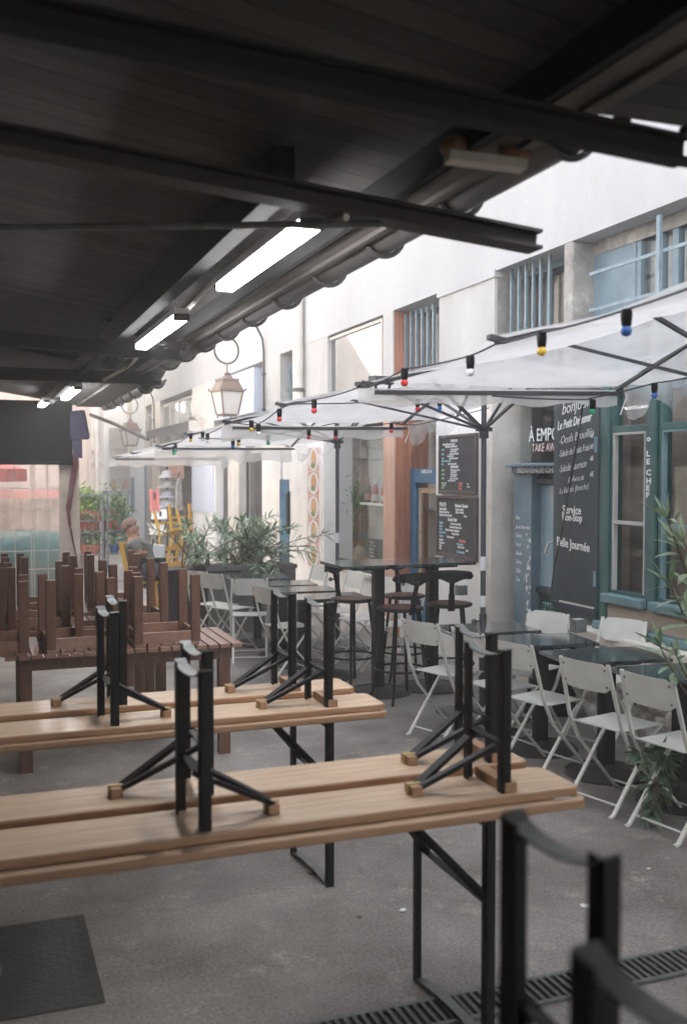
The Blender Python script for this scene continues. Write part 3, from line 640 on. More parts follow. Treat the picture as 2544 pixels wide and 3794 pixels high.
_b = MB(); _b.bb(-6, xl_, 19.95, 20, PY(200, 1055, 20).z-.03, PY(200, 1055, 20).z+.03); _b.build('string_course', M_pale, lf, True)
op = thing('opposite_building', 'long pale building opposite the cafe, seen mirrored in its clerestory', 'building', (-9, 20, 0))
_b = MB(); _b.bb(-13, -9, -15, 70, 0, 6.2); _b.build('wall', mat('warm_render', (.72, .66, .58), .9, col2=(.66, .6, .52), scale=.7), op, True)
_b = MB(); _b.bb(-13.2, -8.7, -15, 70, 6.2, 6.4); _b.build('cornice', M_pale, op, True)
_b = MB(); _b.prism([(-13.4, 6.4), (-8.6, 6.4), (-11, 7.6)], -85, (0, -15, 0), (1, 0, 0), (0, 0, 1)); _b.build('roof', mat('grey_roof', (.3, .29, .29), .8), op, True)
for k in range(14):
    y = -10+k*5.5
    for zz in (3.4, ):
        _b = MB(); _b.bb(-9.0, -8.97, y, y+1.5, zz, zz+2); _b.build('window', mat('opp_pane', (.2, .22, .24), .2) if k == 0 else MATS['opp_pane'], op, True)

# ================================================================ market roof over the left side
XG, ZG = 1.5, 2.62
roof = thing('market_roof', 'dark boarded lean-to roof of the market shelter with zinc gutter', 'roof', (0, 4, 2.6))
Y0, Y1 = -5, 8.45
def ceilz(x): return 2.66+.16*(1.36-x)
b_ = MB(); xa, xb = -3.6, 1.36
b_.b.faces.new([b_.b.verts.new(p) for p in ((xa, Y0, ceilz(xa)), (xb, Y0, ceilz(xb)), (xb, Y1, ceilz(xb)), (xa, Y1, ceilz(xa)))])
b_.b.faces.new([b_.b.verts.new(p) for p in ((xa, Y0, ceilz(xa)+.06), (xb+.2, Y0, ceilz(xb)+.06), (xb+.2, Y1, ceilz(xb)+.06), (xa, Y1, ceilz(xa)+.06))])
b_.build('ceiling', M_ceil, roof, True)
b_ = MB(); xb2 = 1.25
b_.b.faces.new([b_.b.verts.new(p) for p in ((-3.6, Y1, ceilz(-3.6)-.08), (xb2, Y1, ceilz(xb2)-.08), (xb2, 12.6, ceilz(xb2)-.1), (-3.6, 12.6, ceilz(-3.6)-.1))])
b_.b.faces.new([b_.b.verts.new(p) for p in ((-3.6, Y1, ceilz(-3.6)), (1.55, Y1, ceilz(xb2)), (1.55, 12.6, ceilz(xb2)-.02), (-3.6, 12.6, ceilz(-3.6)))])
b_.build('far_ceiling', M_ceil, roof, True)
b_ = MB(); b_.bb(.82, .89, 2.80, 12.6, 2.56, 2.70); b_.build('purlin', M_beamdark, roof, True)
b_ = MB(); b_.bb(-1.4, -1.3, Y0, 12.6, 2.75, 2.92); b_.build('purlin', M_beamdark, roof, True)
b_ = MB(); b_.bb(1.19, 1.215, Y0, Y1, 2.575, 2.66); b_.build('batten', M_beamdark, roof, True)
b_ = MB(); b_.bb(1.26, 1.40, Y0, Y1, 2.60, 2.622).bb(1.33, 1.352, Y0, Y1, 2.585, 2.60); b_.build('fascia', M_fascia, roof, True)
def gutter(y0, y1, x, z, r, nm):
    b_ = MB(); a = [R(180+k*15) for k in range(13)]
    for q in ((r, 0), (r-.006, 1)):
        vs = [[b_.b.verts.new((x+q[0]*math.cos(t), yy, z+q[0]*math.sin(t))) for t in a] for yy in (y0, y1)]
        for k in range(12): b_.b.faces.new((vs[0][k], vs[0][k+1], vs[1][k+1], vs[1][k]))
    gt = b_.build(nm, M_zinc, roof, True, smooth=50)
    k = 0; y = y0+.18
    while y < y1:
        h_ = MB(); h_.tube([(x+(r+.012)*math.cos(t), y, z+(r+.012)*math.sin(t)) for t in a], .011, 6)
        sub(h_.build('hanger', M_zinc, roof, True), gt, roof); y += .62
gutter(2.06, Y1, 1.455, 2.645, .068, 'gutter')
b_ = MB(); b_.bb(1.40, 2.7, Y0, 2.03, 2.60, 2.66); b_.build('near_overhang', M_ceil, roof, True)
b_ = MB(); b_.bb(-3.6, 1.50, Y1-.03, Y1+.05, 2.50, 2.60); b_.build('end_beam', M_beam, roof, True)
b_ = MB(); b_.tube([(1.455, Y1-.1, 2.60), (1.455, Y1+.12, 2.56), (1.40, Y1+.2, 2.5)], .06, 10); b_.build('gutter_outlet', M_zinc, roof, True, smooth=50)
gutter(Y1+.3, 12.6, 1.55, 2.58, .055, 'gutter')
b_ = MB(); b_.bb(1.2, 1.52, Y1+.1, 12.6, 2.57, 2.592); b_.build('fascia', M_fascia, roof, True)
# steel I-beams across, cantilevered past the eave
def ibeam(y, x0, x1, z, h=.10, wd=.09, nm='beam', dz=0, m_=None):
    b_ = MB(); t = .010
    for zz in (z+t/2, z+h-t/2): b_.bar((x0, y, zz+dz), (x1, y, zz), wd, t)
    b_.bar((x0, y, z+h/2+dz), (x1, y, z+h/2), t, h-2*t-.0005)
    return b_.build(nm, m_ or M_beam, roof, True)
ibeam(2.74, -3.6, 1.66, 2.445, h=.06, wd=.085, dz=.46)
ibeam(1.93, -3.6, 1.56, 2.47, h=.06, wd=.06, dz=.30, m_=M_beamdark)
for z0_, z1_ in ((2.470, 2.488), (2.546, 2.56)):
    b_ = MB(); b_.bb(1.561, 2.5, 1.92, 1.945, z0_, z1_); b_.build('beam_flange', M_beamdark, roof, True)
b_ = MB()
for x in (1.69, 2.05): b_.bar((x-.012, 1.93, 2.4905), (x+.03, 1.93, 2.5455), .02, .035)
b_.build('gusset', M_beamdark, roof, True)
ibeam(6.6, -3.6, 1.3, 2.50, h=.09, dz=.20, m_=M_beamdark)
ibeam(0.6, -3.6, 2.2, 2.47, dz=.20); ibeam(-1, -3.6, 2.2, 2.47, dz=.20)
b_ = MB(); b_.tube([(1.12, 2.70, 2.475), (.08, 3.2, 2.49), (-.6, 3.53, 2.5)], .011, 6); b_.build('tie_rod', M_steel, roof, True)
b_ = MB(); b_.tube([PT(430, 795, 6.2), PT(260, 740, 6.4), PT(185, 690, 6.6)], .03, 6); b_.build('brace', M_beam, roof, True)
b_ = MB(); b_.tube([(1.02, 2.72, 2.49), PT(670, 520, 3.2), PT(560, 580, 3.7), PT(505, 625, 4.1), PT(420, 715, 5.2), PT(350, 780, 6.2), PT(290, 840, 7.6), PT(230, 870, 8.3)], .012, 6)
b_.build('cable', M_pale, roof, True)
b_ = MB(); random.seed(8)
for k in range(40):
    p = PT(270+random.gauss(0, 18), 795-random.gauss(0, 18), 7+random.random()*.4); q = p+Vector((random.gauss(0, .05), random.gauss(0, .08), random.gauss(0, .04)))
    b_.tube([p, q], .005, 4)
b_.build('dry_tendrils', M_stem, roof, True)
# bracket board hung from the near beam
b_ = MB(); p = PT(1020, 358, 2.55); q = PT(1195, 380, 2.6); b_.bar(p, q, .05, .025); b_.build('hanging_board', M_pale, roof, True)
b_ = MB(); b_.ball(PT(1050, 338, 2.57), .045, 1.3, .8, .7).ball(PT(1172, 352, 2.6), .04, 1.2, .8, .7); b_.build('fixing_block', mat('brass_brown', (.22, .11, .05), .6), roof, True)
# unseen dark walls added at the side and back to block light
mh = thing('side_light_block', 'unseen dark wall added beside the market shelter to block light', 'wall', (-3.6, 3, 0))
_b = MB(); _b.bb(-3.75, -3.6, -5, 12.6, 0, 3.6); _b.build('light_block_board', M_beamdark, mh, True)
bk = thing('rear_light_block', 'unseen dark panel added behind the camera to keep the shelter dark', 'light block', (-1.5, -5, 0))
_b = MB(); _b.bb(-3.6, 1.2, -5.2, -5.05, 0, 3.3); _b.build('light_block_board', M_beamdark, bk, True)
# tube lights
for i, (y0, y1, x, z, lab) in enumerate(((2.86, 3.98, .965, 2.485, 'lit tube light nearest to us, under the shelter eave'), (4.78, 6.0, .95, 2.485, 'lit tube light, second along the shelter eave'),
                              (9.6, 11.0, .93, 2.53, 'lit tube light just past the roof end beam'), (11.3, 12.1, .76, 2.52, 'small lit tube light above the dark canvas panel'))):
    o = thing('tube_light', lab, 'light', (x, (y0+y1)/2, z), group='tube lights under the market roof')
    L = y1-y0
    _b = MB(); _b.bb(-.038, .038, -L/2, L/2, .028, .06); _b.build('housing', M_white, o)
    _b = MB(); _b.bb(-.036, .036, -L/2+.02, L/2-.02, .0, .028); _b.build('diffuser', M_lamp, o, bevel=.012)
    for sy in (-1, 1):
        _b = MB(); _b.box((0, sy*(L/2-.004), .015), (.074, .028, .03)); _b.build('end_cap', M_zinc, o)
# ================================================================ pine table sets
def leg_set(parent, x, yc, z0, L, inward, wd=.19, foot=True, batten=False, top=True, fold=.24, big=1.0, skew=.016):
    """two angle-iron legs with foot bar, cross bar and V brace; z runs from z0 (board) by L (signed)"""
    s = 1 if L > 0 else -1; A = abs(L)
    x_ = x
    for sy in (-1, 1):
        x = x_-sy*skew
        y = yc+sy*wd/2; b = MB(); t = .0035*big; wv = .029*(big if sy > 0 else 1)
        hw = .0155*(big if sy > 0 else 1.0); b.bb(x-hw, x+hw, y-sy*.0-t/2, y+t/2, z0, z0+L)
        b.bb(x-hw, x-hw+t, min(y+t/2*sy, y-sy*wv), max(y+t/2*sy, y-sy*wv), z0, z0+L)
        b.build('leg', M_iron, parent)
    x = x_; zc = z0+L*.36
    b = MB(); b.bb(x-.014, x+.014, yc-wd/2+.002, yc+wd/2-.002, zc-.002, zc+.002); b.build('cross_bar', M_iron, parent)
    if foot:
        b = MB(); N = 10
        pts = []
        for k in range(N+1):
            f = k/N; zz = z0+L+s*(.004-.028*math.sin(math.pi*f)**.6*1.0)
            pts.append(Vector((x+skew*(1-2*f), yc-wd/2-.004+(wd+.008)*f, zz)))
        for p, q in zip(pts, pts[1:]): b.bar(p, q, .036, .004)
        b.build('foot_bar', M_steel, parent)
    xb = x+inward*fold
    b = MB()
    for sy in (-1, 1): b.bar((xb, yc+sy*.010, z0+s*.020), (x-inward*.012, yc+sy*(wd/2-.012), zc), .030, .014)
    b.build('brace', M_iron, parent)
    b = MB(); b.bb(xb-.028, xb+.006, yc-.032, yc+.032, z0, z0+s*.030); b.build('brace_block', M_pine_end, parent, bevel=.003)
    b = MB(); b.bb(xb-.034, xb+.010, yc-.006, yc+.006, z0, z0+s*.034); b.build('hinge_plate', mat('brass', (.45, .36, .16), .4, metal=.6) if 'brass' not in MATS else MATS['brass'], parent)
    if batten:
        b = MB(); b.bb(x+.03*-inward*1-.02*1, x-inward*.03+.022, yc-wd/2-.005, yc+wd/2+.005, z0, z0+s*.032); b.build('batten', M_pine_end, parent, bevel=.003)
def board(parent, nm, x0, x1, w, z0, th, r=.03):
    b = MB(); L = x1-x0
    b.prism([(p[0]+(x0+x1)/2, p[1]) for p in rrect(L, w, r)], th, (0, 0, z0), (1, 0, 0), (0, 1, 0))
    o = b.build(nm, M_pine, parent, bevel=.007, bsub=3); o.data.materials.append(M_pine_end)
    for p in o.data.polygons:
        if abs(p.normal.z) < .5: p.material_index = 1
    return o
def bench(name, label, loc, x0, x1, legs, big=1.0, group='upturned pine benches stacked on the tables'):
    t = thing(name, label, 'bench', loc, 0, group)
    board(t, 'seat', x0, x1, .235, 0, .028)
    for lx, inw, bt in legs: leg_set(t, lx, 0, .028, .440, inw, batten=bt, big=big)
    return t
def pine_table(label, loc, x0, x1, wd, legs, lw=.40):
    t = thing('pine_table', label, 'table', loc, 0, 'folding pine tables under the roof')
    board(t, 'tabletop', x0, x1, wd, .715, .028, .035)
    for lx, inw in legs:
        leg_set(t, lx, 0, .715, -.712, inw, wd=lw, fold=.20)
        b = MB(); b.bb(lx-.02, lx+.02, -wd/2+.03, wd/2-.03, .695, .7145); b.build('under_rail', M_iron, t)
    return t
def stack(n, x1, xl, ya, yf, yb, lx_f, lx_b, words_, lo=.34, lw=.46):
    pine_table(words_[0], (0, ya, 0), xl, x1, .53, ((x1-lo, -1), (xl+.37, 1)), lw)
    bench('pine_bench', words_[1], (0, yf, .744), xl, x1-.005, ((lx_f[1], -1, True), (lx_f[0], 1, False)))
    bench('pine_bench', words_[2], (0, yb, .744), xl-.1, x1-.01, ((lx_b[1], -1, True), (lx_b[0], -1, False)))
stack(1, 1.775, -.55, 2.855, 2.745, 3.045, (.569, 1.50), (.645, 1.62),
      ('nearest whole pine folding table with two upturned benches on it', 'upturned pine bench on the near edge of the nearest pine table', 'upturned pine bench along the far edge of the nearest pine table'))
stack(2, 1.64, -.6, 4.12, 3.99, 4.335, (.49, 1.37), (.57, 1.32),
      ('second pine folding table, in front of the brown stacked tables', 'upturned pine bench on the near edge of the second pine table', 'upturned pine bench along the far edge of the second pine table'), .26, .42)
# the set right beside the camera
t0 = pine_table('pine table right below the camera carrying blurred upturned legs', (0, 1.0, .035), -.9, .93, .50, ((.5, -1), (-.5, 1)))
bench('pine_bench', 'upturned pine bench with blurred black legs at the lower right edge', (0, 1.165, .744), -.9, .92, ((.75, -1, False), (-.6, 1, False)), 1.4)
_o = [q for q in sc.objects if q.get('category') == 'bench'][-1]; _o.location = (.0, 1.165, .785)
bench('pine_bench', 'upturned pine bench closest to the camera, blurred leg at the bottom edge', (0, .785, .779), -.9, .80, ((.618, 1, False), (-.6, 1, False)), 1.3)
# white sticker on the table edge
b = MB(); b.bb(-.03, .03, -.012, .012, 0, .0015); o = b.build('price_sticker', M_white); o.location = (1.70, 2.63, .7445)
tag(o, 'small white sticker on the end corner of the nearest pine table', 'sticker')

# ================================================================ brown slatted tables and upturned stools
def brown_table(loc, x0, x1, d, label, far_side=True):
    t = thing('slatted_table', label, 'table', loc, 0, 'brown slatted tables in the market')
    b = MB(); x = x0; w_ = .062
    while x+w_ <= x1+.001:
        b.bb(x, x+w_, 0, d, .675, .70); x += w_+.012
    b.build('tabletop', M_brownx, t, bevel=.002)
    b = MB(); b.bb(x0+.06, x1-.06, .056, .08, .60, .672).bb(x0+.06, x1-.06, d-.08, d-.056, .60, .672); b.build('apron', M_brown, t)
    for lx in (x0+.08, x1-.14):
        for ly in (.05, d-.12):
            b = MB(); b.bb(lx, lx+.07, ly, ly+.07, 0, .674); b.build('leg', M_brown, t, bevel=.003)
    return t
def make_stool():
    t = thing('slatted_stool', 'x', 'stool', (0, 0, 0), 0, 'upturned brown stools stacked on the tables')
    W, Dp, H = .40, .44, .43
    b = MB(); x = -W/2
    for k in range(5): b.bb(-W/2+k*.081, -W/2+k*.081+.070, -Dp/2, Dp/2, 0, .020)
    b.build('seat', M_brownx, t, bevel=.002)
    b = MB()
    b.bb(-W/2+.045, W/2-.045, -Dp/2+.012, -Dp/2+.032, .0205, .085).bb(-W/2+.045, W/2-.045, Dp/2-.032, Dp/2-.012, .0205, .085)
    b.bb(-W/2+.012, -W/2+.032, -Dp/2+.045, Dp/2-.045, .0205, .084).bb(W/2-.032, W/2-.012, -Dp/2+.045, Dp/2-.045, .0205, .084)
    b.build('apron', M_brownx, t, bevel=.002)
    for sx in (-1, 1):
        for sy in (-1, 1):
            b = MB(); cx, cy = sx*(W/2-.026), sy*(Dp/2-.026)
            b.bb(cx-.027, cx+.027, cy-.027, cy+.027, .0205, H); b.build('leg', M_brown, t, bevel=.003)
    return t
brown_table((0, 5.98, 0), .16, 1.56, .70, 'brown slatted table of the front row, its end jutting into the alley')
brown_table((0, 5.98, 0), -1.2, .13, .70, 'brown slatted table of the front row at the left edge of the picture')
brown_table((0, 6.86, 0), -1.0, 1.32, .66, 'brown slatted table of the middle row')
brown_table((0, 7.70, 0), -1.0, 1.30, .66, 'brown slatted table of the back row')
st = make_stool(); first = True; random.seed(11)
spots = [(1.10, 6.24, 0, 'front row, beside the alley end of its table'), (.58, 6.22, .05, 'front row, second from the alley'), (.10, 6.20, -.04, 'front row, at the left edge of the picture'),
         (1.05, 7.10, .06, 'middle row, nearest the alley'), (.80, 6.78, -.10, 'middle row, tight behind the front pair'), (.40, 7.12, .02, 'middle row, third from the alley'), (-.02, 7.1, .03, 'middle row, at the left edge of the picture'),
         (1.02, 7.98, -.05, 'back row, nearest the alley'), (.52, 7.95, .04, 'back row, in the middle'), (.05, 7.98, 0, 'back row, at the left edge of the picture')]
for i, (x, y, rz, wds) in enumerate(spots):
    lab = 'upturned brown stool, '+wds
    z = .7005+(.0 if i != 4 else .0)
    if first: st.location = (x, y, z); st.rotation_euler = (0, 0, rz); st['label'] = lab; first = False
    else:
        if i == 4: z = .7005; y = 6.50
        dup(st, (x, y, z), rz, lab)

# ================================================================ folding bistro chairs (person would face +x)
def make_chair():
    t = thing('folding_chair', 'x', 'chair', (0, 0, 0), 0, 'cream folding chairs at the cafe tables')
    W = .37
    # backrest: curved plate with rounded corners
    b = MB(); N = 10; vs = []
    pr = rrect(.36, .155, .035, 4)
    up = Vector((-.22, 0, .975)); ux = Vector((0, 1, 0)); c = Vector((-.235, 0, .715))
    fr, bk = [], []
    for px_, py_ in pr:
        d_ = -.030*(1-(px_/.18)**2)
        p = c+ux*px_+up*py_+Vector((d_, 0, 0)); fr.append(b.b.verts.new(p)); bk.append(b.b.verts.new(p+Vector((-.004, 0, 0))))
    k = len(pr)
    # fan strips across the width so the curve is kept
    cols = 9
    def grid(off):
        rows = []
        for j in range(5):
            row = []
            for i in range(cols):
                yy = -.165+.33*i/(cols-1); hh = .0775
                e = abs(yy)-(.165-.035)
                if e > 0: hh = .0425+math.sqrt(max(0, .035**2-e*e))
                zz = -hh+2*hh*j/4
                row.append(b.b.verts.new(c+ux*yy+up*zz+Vector((-.030*(1-(yy/.165)**2)+off, 0, 0))))
            rows.append(row)
        return rows
    for v in fr+bk: b.b.verts.remove(v)
    g0, g1 = grid(0), grid(-.0045)
    for j in range(4):
        for i in range(cols-1):
            b.b.faces.new((g0[j][i], g0[j][i+1], g0[j+1][i+1], g0[j+1][i])); b.b.faces.new((g1[j][i], g1[j+1][i], g1[j+1][i+1], g1[j][i+1]))
    for i in range(cols-1):
        b.b.faces.new((g0[0][i], g1[0][i], g1[0][i+1], g0[0][i+1])); b.b.faces.new((g0[4][i], g0[4][i+1], g1[4][i+1], g1[4][i]))
    for j in range(4):
        b.b.faces.new((g0[j][0], g0[j+1][0], g1[j+1][0], g1[j][0])); b.b.faces.new((g0[j][-1], g1[j][-1], g1[j+1][-1], g0[j+1][-1]))
    bo = b.build('backrest', M_chair, t, smooth=40)
    r_ = MB()
    for sy in (-1, 1):
        for zz in (-.045, .045): r_.ball(c+ux*(sy*.138)+up*zz+Vector((-.015, 0, 0)), .006, seg=6)
    rr_ = r_.build('rivet', M_zinc, t); KIDS[t.name].remove(rr_); rr_.parent = bo; KIDS.setdefault(bo.name, []).append(rr_)
    # seat: slightly dished plate
    b = MB(); rows = []
    for j in range(9):
        xx = -.175+.37*j/8; row = []
        for i in range(9):
            yy = -W/2+.03+(W-.06)*i/8
            zz = .437-.010*(1-((xx-.01)/.19)**2)*(1-(yy/.17)**2)-(.012 if j == 8 else 0)+(.008 if j == 0 else 0)
            row.append((xx, yy, zz))
        rows.append(row)
    tv = [[b.b.verts.new(p) for p in r0] for r0 in rows]; bv = [[b.b.verts.new((p[0], p[1], p[2]-.006)) for p in r0] for r0 in rows]
    for j in range(8):
        for i in range(8):
            b.b.faces.new((tv[j][i], tv[j+1][i], tv[j+1][i+1], tv[j][i+1])); b.b.faces.new((bv[j][i], bv[j][i+1], bv[j+1][i+1], bv[j+1][i]))
        b.b.faces.new((tv[j][0], bv[j][0], bv[j+1][0], tv[j+1][0])); b.b.faces.new((tv[j][8], tv[j+1][8], bv[j+1][8], bv[j][8]))
    for i in range(8):
        b.b.faces.new((tv[0][i], tv[0][i+1], bv[0][i+1], bv[0][i])); b.b.faces.new((tv[8][i], bv[8][i], bv[8][i+1], tv[8][i+1]))
    b.build('seat', M_chair, t, smooth=50)
    for sy in (-1, 1):
        y = sy*(W/2-.012)
        b = MB(); y2 = sy*(W/2-.022)
        pts = [(-.258, y2-sy*.005, .79), (-.235, y2, .70), (-.172, y, .47), (-.10, y, .33), (.20, y, .012), (.225, y, .006)]
        for p, q in zip(pts, pts[1:]): b.bar(p, q, .011, .021, up=(0, 1, 0))
        b.build('upright', M_chair, t)
        b = MB(); y3 = sy*(W/2-.032)
        pts = [(.165, y3, .428), (.10, y3, .38), (-.20, y3, .012), (-.225, y3, .006)]
        for p, q in zip(pts, pts[1:]): b.bar(p, q, .011, .020, up=(0, 1, 0))
        b.build('leg', M_chair, t)
    for x, z, y in ((.155, .06, .172), (-.165, .055, .153), (.15, .415, .153)):
        b = MB(); b.tube([(x, -y, z), (x, y, z)], .006, 6); b.build('stretcher', M_chair, t)
    return t
ch = make_chair()
import math as _m
chairs = [  # x, y, heading (deg, direction the sitter faces), label
    (3.18, 4.40, 14, 'cream folding chair facing the second marble table from the right edge'),
    (3.25, 3.96, 10, 'cream folding chair nearest the camera, above the low oleander'),
    (3.12, 5.03, 14, 'cream folding chair seen between black bench legs, facing the marble table row'),
    (3.08, 5.46, 8, 'cream folding chair mostly hidden by the black bench legs'),
    (2.96, 5.97, 20, 'cream folding chair standing alone on the alley side of the bar stools'),
    (3.50, 5.86, 203, 'cream folding chair against the wall under the mint sticker'),
    (3.78, 5.39, 203, 'cream folding chair against the wall below the chalk shutter'),
    (3.96, 4.62, 190, 'cream folding chair against the wall behind the right oleander leaves'),
    (2.28, 9.86, 30, 'cream folding chair farthest from us, beside the oleander planter'),
    (2.36, 9.55, 30, 'cream folding chair tucked close beside the farthest one'),
    (2.42, 9.03, 75, 'cream folding chair with its back square to us by the oleanders'),
    (2.55, 8.25, 12, 'cream folding chair on the alley side, behind the second pine table legs'),
    (3.12, 9.72, 190, 'cream folding chair with tilted back under the tiled plate panel'),
    (3.22, 8.96, 190, 'cream folding chair by the window plinth, left of the near bar stool'),
    (3.34, 8.42, 190, 'cream folding chair seen between the bar table legs'),
    (3.42, 7.98, 188, 'cream folding chair behind the bar stools by the red timber post')]
for i, (x, y, hd, lab) in enumerate(chairs):
    if i == 0: ch.location = (x, y, 0); ch.rotation_euler = (0, 0, R(hd)); ch['label'] = lab
    else: dup(ch, (x, y, 0), R(hd), lab)

# ================================================================ marble cafe tables
def make_cafe():
    t = thing('cafe_table', 'x', 'table', (0, 0, 0), 0, 'dark marble cafe tables')
    b = MB(); b.bb(-.33, .30, -.21, .21, .680, .70); b.build('tabletop', M_marble, t, bevel=.003)
    b = MB(); b.bb(-.04, .04, -.04, .04, .05, .66); b.build('column', M_iron, t, bevel=.006)
    b = MB(); b.bb(-.14, .14, -.14, .14, .66, .679); b.build('top_plate', M_iron, t)
    b = MB(); pr = [(.24, 0), (.24, .012)]
    for k in range(7): r0 = .232-k*.026; pr += [(r0, .018+k*.005), (r0-.012, .022+k*.006), (r0-.018, .016+k*.006)]
    pr += [(.05, .06), (.045, .062)]
    b.lathe(pr, n=32); b.build('base', M_cast, t, smooth=30)
    return t
ct = make_cafe()
cafes = [(3.44, 4.86, R(-6), 'dark marble cafe table second from the right edge of the picture'), (3.52, 4.30, R(-6), 'dark marble cafe table at the right edge under the oleander leaves'), (3.36, 5.45, R(-8), 'dark marble cafe table below the chalk shutter, third from the right edge'),
         (3.28, 6.00, R(-4), 'dark marble cafe table in front of the grey parasol pole'),
         (2.72, 9.85, R(-8), 'dark marble cafe table farthest away by the oleanders'), (2.78, 9.15, R(-6), 'dark marble cafe table second farthest, below the tiled plate panel'),
         (2.80, 8.62, R(-4), 'dark marble cafe table left of the bar stools, reflecting the tile panel'), (2.86, 8.05, R(-4), 'dark marble cafe table closest to the bar stools')]
for i, (x, y, rz, lab) in enumerate(cafes):
    if i == 0: ct.location = (x, y, 0); ct.rotation_euler = (0, 0, rz); ct['label'] = lab
    else: dup(ct, (x, y, 0), rz, lab)

# ================================================================ bar tables and stools
def bar_table(loc, x0, x1, lab):
    t = thing('bar_table', lab, 'table', loc, 0, 'tall bar tables')
    b = MB(); b.bb(x0, x1, -.27, .27, 1.022, 1.045); b.build('tabletop', M_marble, t, bevel=.003)
    b = MB(); b.bb(x0+.12, x1-.12, -.18, .18, 1.0, 1.0215); b.build('top_plate', M_iron, t)
    b = MB(); b.bb(-.042, .042, -.042, .042, .04, 1.0); b.build('column', M_iron, t, bevel=.006)
    b = MB(); pr = [(.27, 0), (.27, .01)]
    for k in range(8): r0 = .262-k*.026; pr += [(r0, .014+k*.004), (r0-.012, .018+k*.004), (r0-.018, .012+k*.005)]
    pr += [(.05, .05), (.045, .052)]
    b.lathe(pr, n=36); b.build('base', M_cast, t, smooth=30)
    return t
bar_table((3.02, 7.33, 0), -.40, .145, 'tall marble bar table on the alley side')
bar_table((3.50, 7.34, 0), -.33, .26, 'tall marble bar table on the wall side by the menu boards')
def make_bar_stool():
    t = thing('bar_stool', 'x', 'stool', (0, 0, 0), 0, 'black metal bar stools')   # sitter faces +y
    b = MB(); b.lathe([(.02, .690), (.12, .690), (.165, .698), (.178, .706), (.183, .712), (.178, .722), (.165, .726), (.12, .720), (.02, .716)], n=28)
    b.build('seat', M_iron, t, smooth=40)
    b = MB(); b.lathe([(.02, .7162), (.12, .7202), (.155, .7258), (.155, .7262), (.12, .7212), (.02, .7175)], n=28); b.build('seat_pad', M_brown, t, smooth=40)
    for a in (45, 135, 225, 315):
        c_, s_ = math.cos(R(a)), math.sin(R(a)); b = MB()
        b.tube([(c_*r_, s_*r_, z) for r_, z in ((.135, .70), (.148, .60), (.185, .30), (.215, .10), (.222, .055), (.242, .015), (.246, .0))], [.013, .013, .012, .012, .012, .011, .012], 8)
        b.build('leg', M_iron, t, smooth=60)
    b = MB(); b.tube([(.195*math.cos(R(k*12)), .195*math.sin(R(k*12)), .245) for k in range(30)], .009, 6, closed=True); b.build('foot_ring', M_iron, t, smooth=60)
    b = MB()   # spine
    pts = [(0, -.165, .68), (0, -.185, .74), (0, -.20, .82), (0, -.235, .92), (0, -.25, .96)]
    ws = [.035, .030, .024, .022, .034]
    prev = None
    for (p, q, wa) in zip(pts, pts[1:], ws): b.bar(p, q, wa*1.6, .014, up=(0, 1, 0))
    b.build('back_spine', M_iron, t, bevel=.004)
    # whale-tail backrest: curved plate with scooped lower edge
    b = MB(); N = 14; top, bot, top2, bot2 = [], [], [], []
    for i in range(N+1):
        u = -1+2*i/N; a = u*R(52); r_ = .215
        x, y = r_*math.sin(a), -.245+(1-math.cos(a))*r_
        zt_ = .985+.022*(1-u*u); zb_ = .925-.012*math.cos(u*math.pi*2)+.022*abs(u)**3-.01*(1-abs(u))
        if abs(u) > .93: zt_ -= .02; zb_ += .012
        for lst, zz, off in ((top, zt_, 0), (bot, zb_, 0), (top2, zt_, .012), (bot2, zb_, .012)):
            lst.append(b.b.verts.new((x*(1-off*2), y+off, zz)))
    for i in range(N):
        for q in ((bot[i], bot[i+1], top[i+1], top[i]), (bot2[i+1], bot2[i], top2[i], top2[i+1]), (top[i], top[i+1], top2[i+1], top2[i]), (bot[i+1], bot[i], bot2[i], bot2[i+1])): b.b.faces.new(q)
    for i in (0, N): b.b.faces.new((bot[i], top[i], top2[i], bot2[i]))
    b.build('backrest', M_iron, t, smooth=50)
    return t
bs = make_bar_stool()
stools = [(3.08, 7.02, 8, 'black bar stool in front of the bar table, its back to the camera'), (3.54, 7.10, -22, 'black bar stool by the menu wall with backrest turned to the right'),
          (2.93, 7.66, 200, 'black bar stool on the far side, left end of the bar tables'), (3.42, 7.72, 172, 'black bar stool on the far side in front of the blue bar door')]
for i, (x, y, rz, lab) in enumerate(stools):
    if i == 0: bs.location = (x, y, 0); bs.rotation_euler = (0, 0, R(rz)); bs['label'] = lab
    else: dup(bs, (x, y, 0), R(rz), lab)
# napkin holder tins
for i, (p, lab) in enumerate(((Vector((3.75, 5.62, .70)), 'small grey metal napkin box on the marble table below the chalk shutter'), (Vector((3.95, 7.7, .70)), 'small grey metal box on the white ledge behind the bar stool'))):
    o = thing('napkin_box', lab, 'box', p)
    b = MB(); b.bb(-.045, .045, -.035, .035, .0, .085); b.build('body', M_steel, o, bevel=.004)
    b = MB(); b.bb(-.03, .03, -.02, .02, .0855, .088); b.build('napkins', M_white, o)
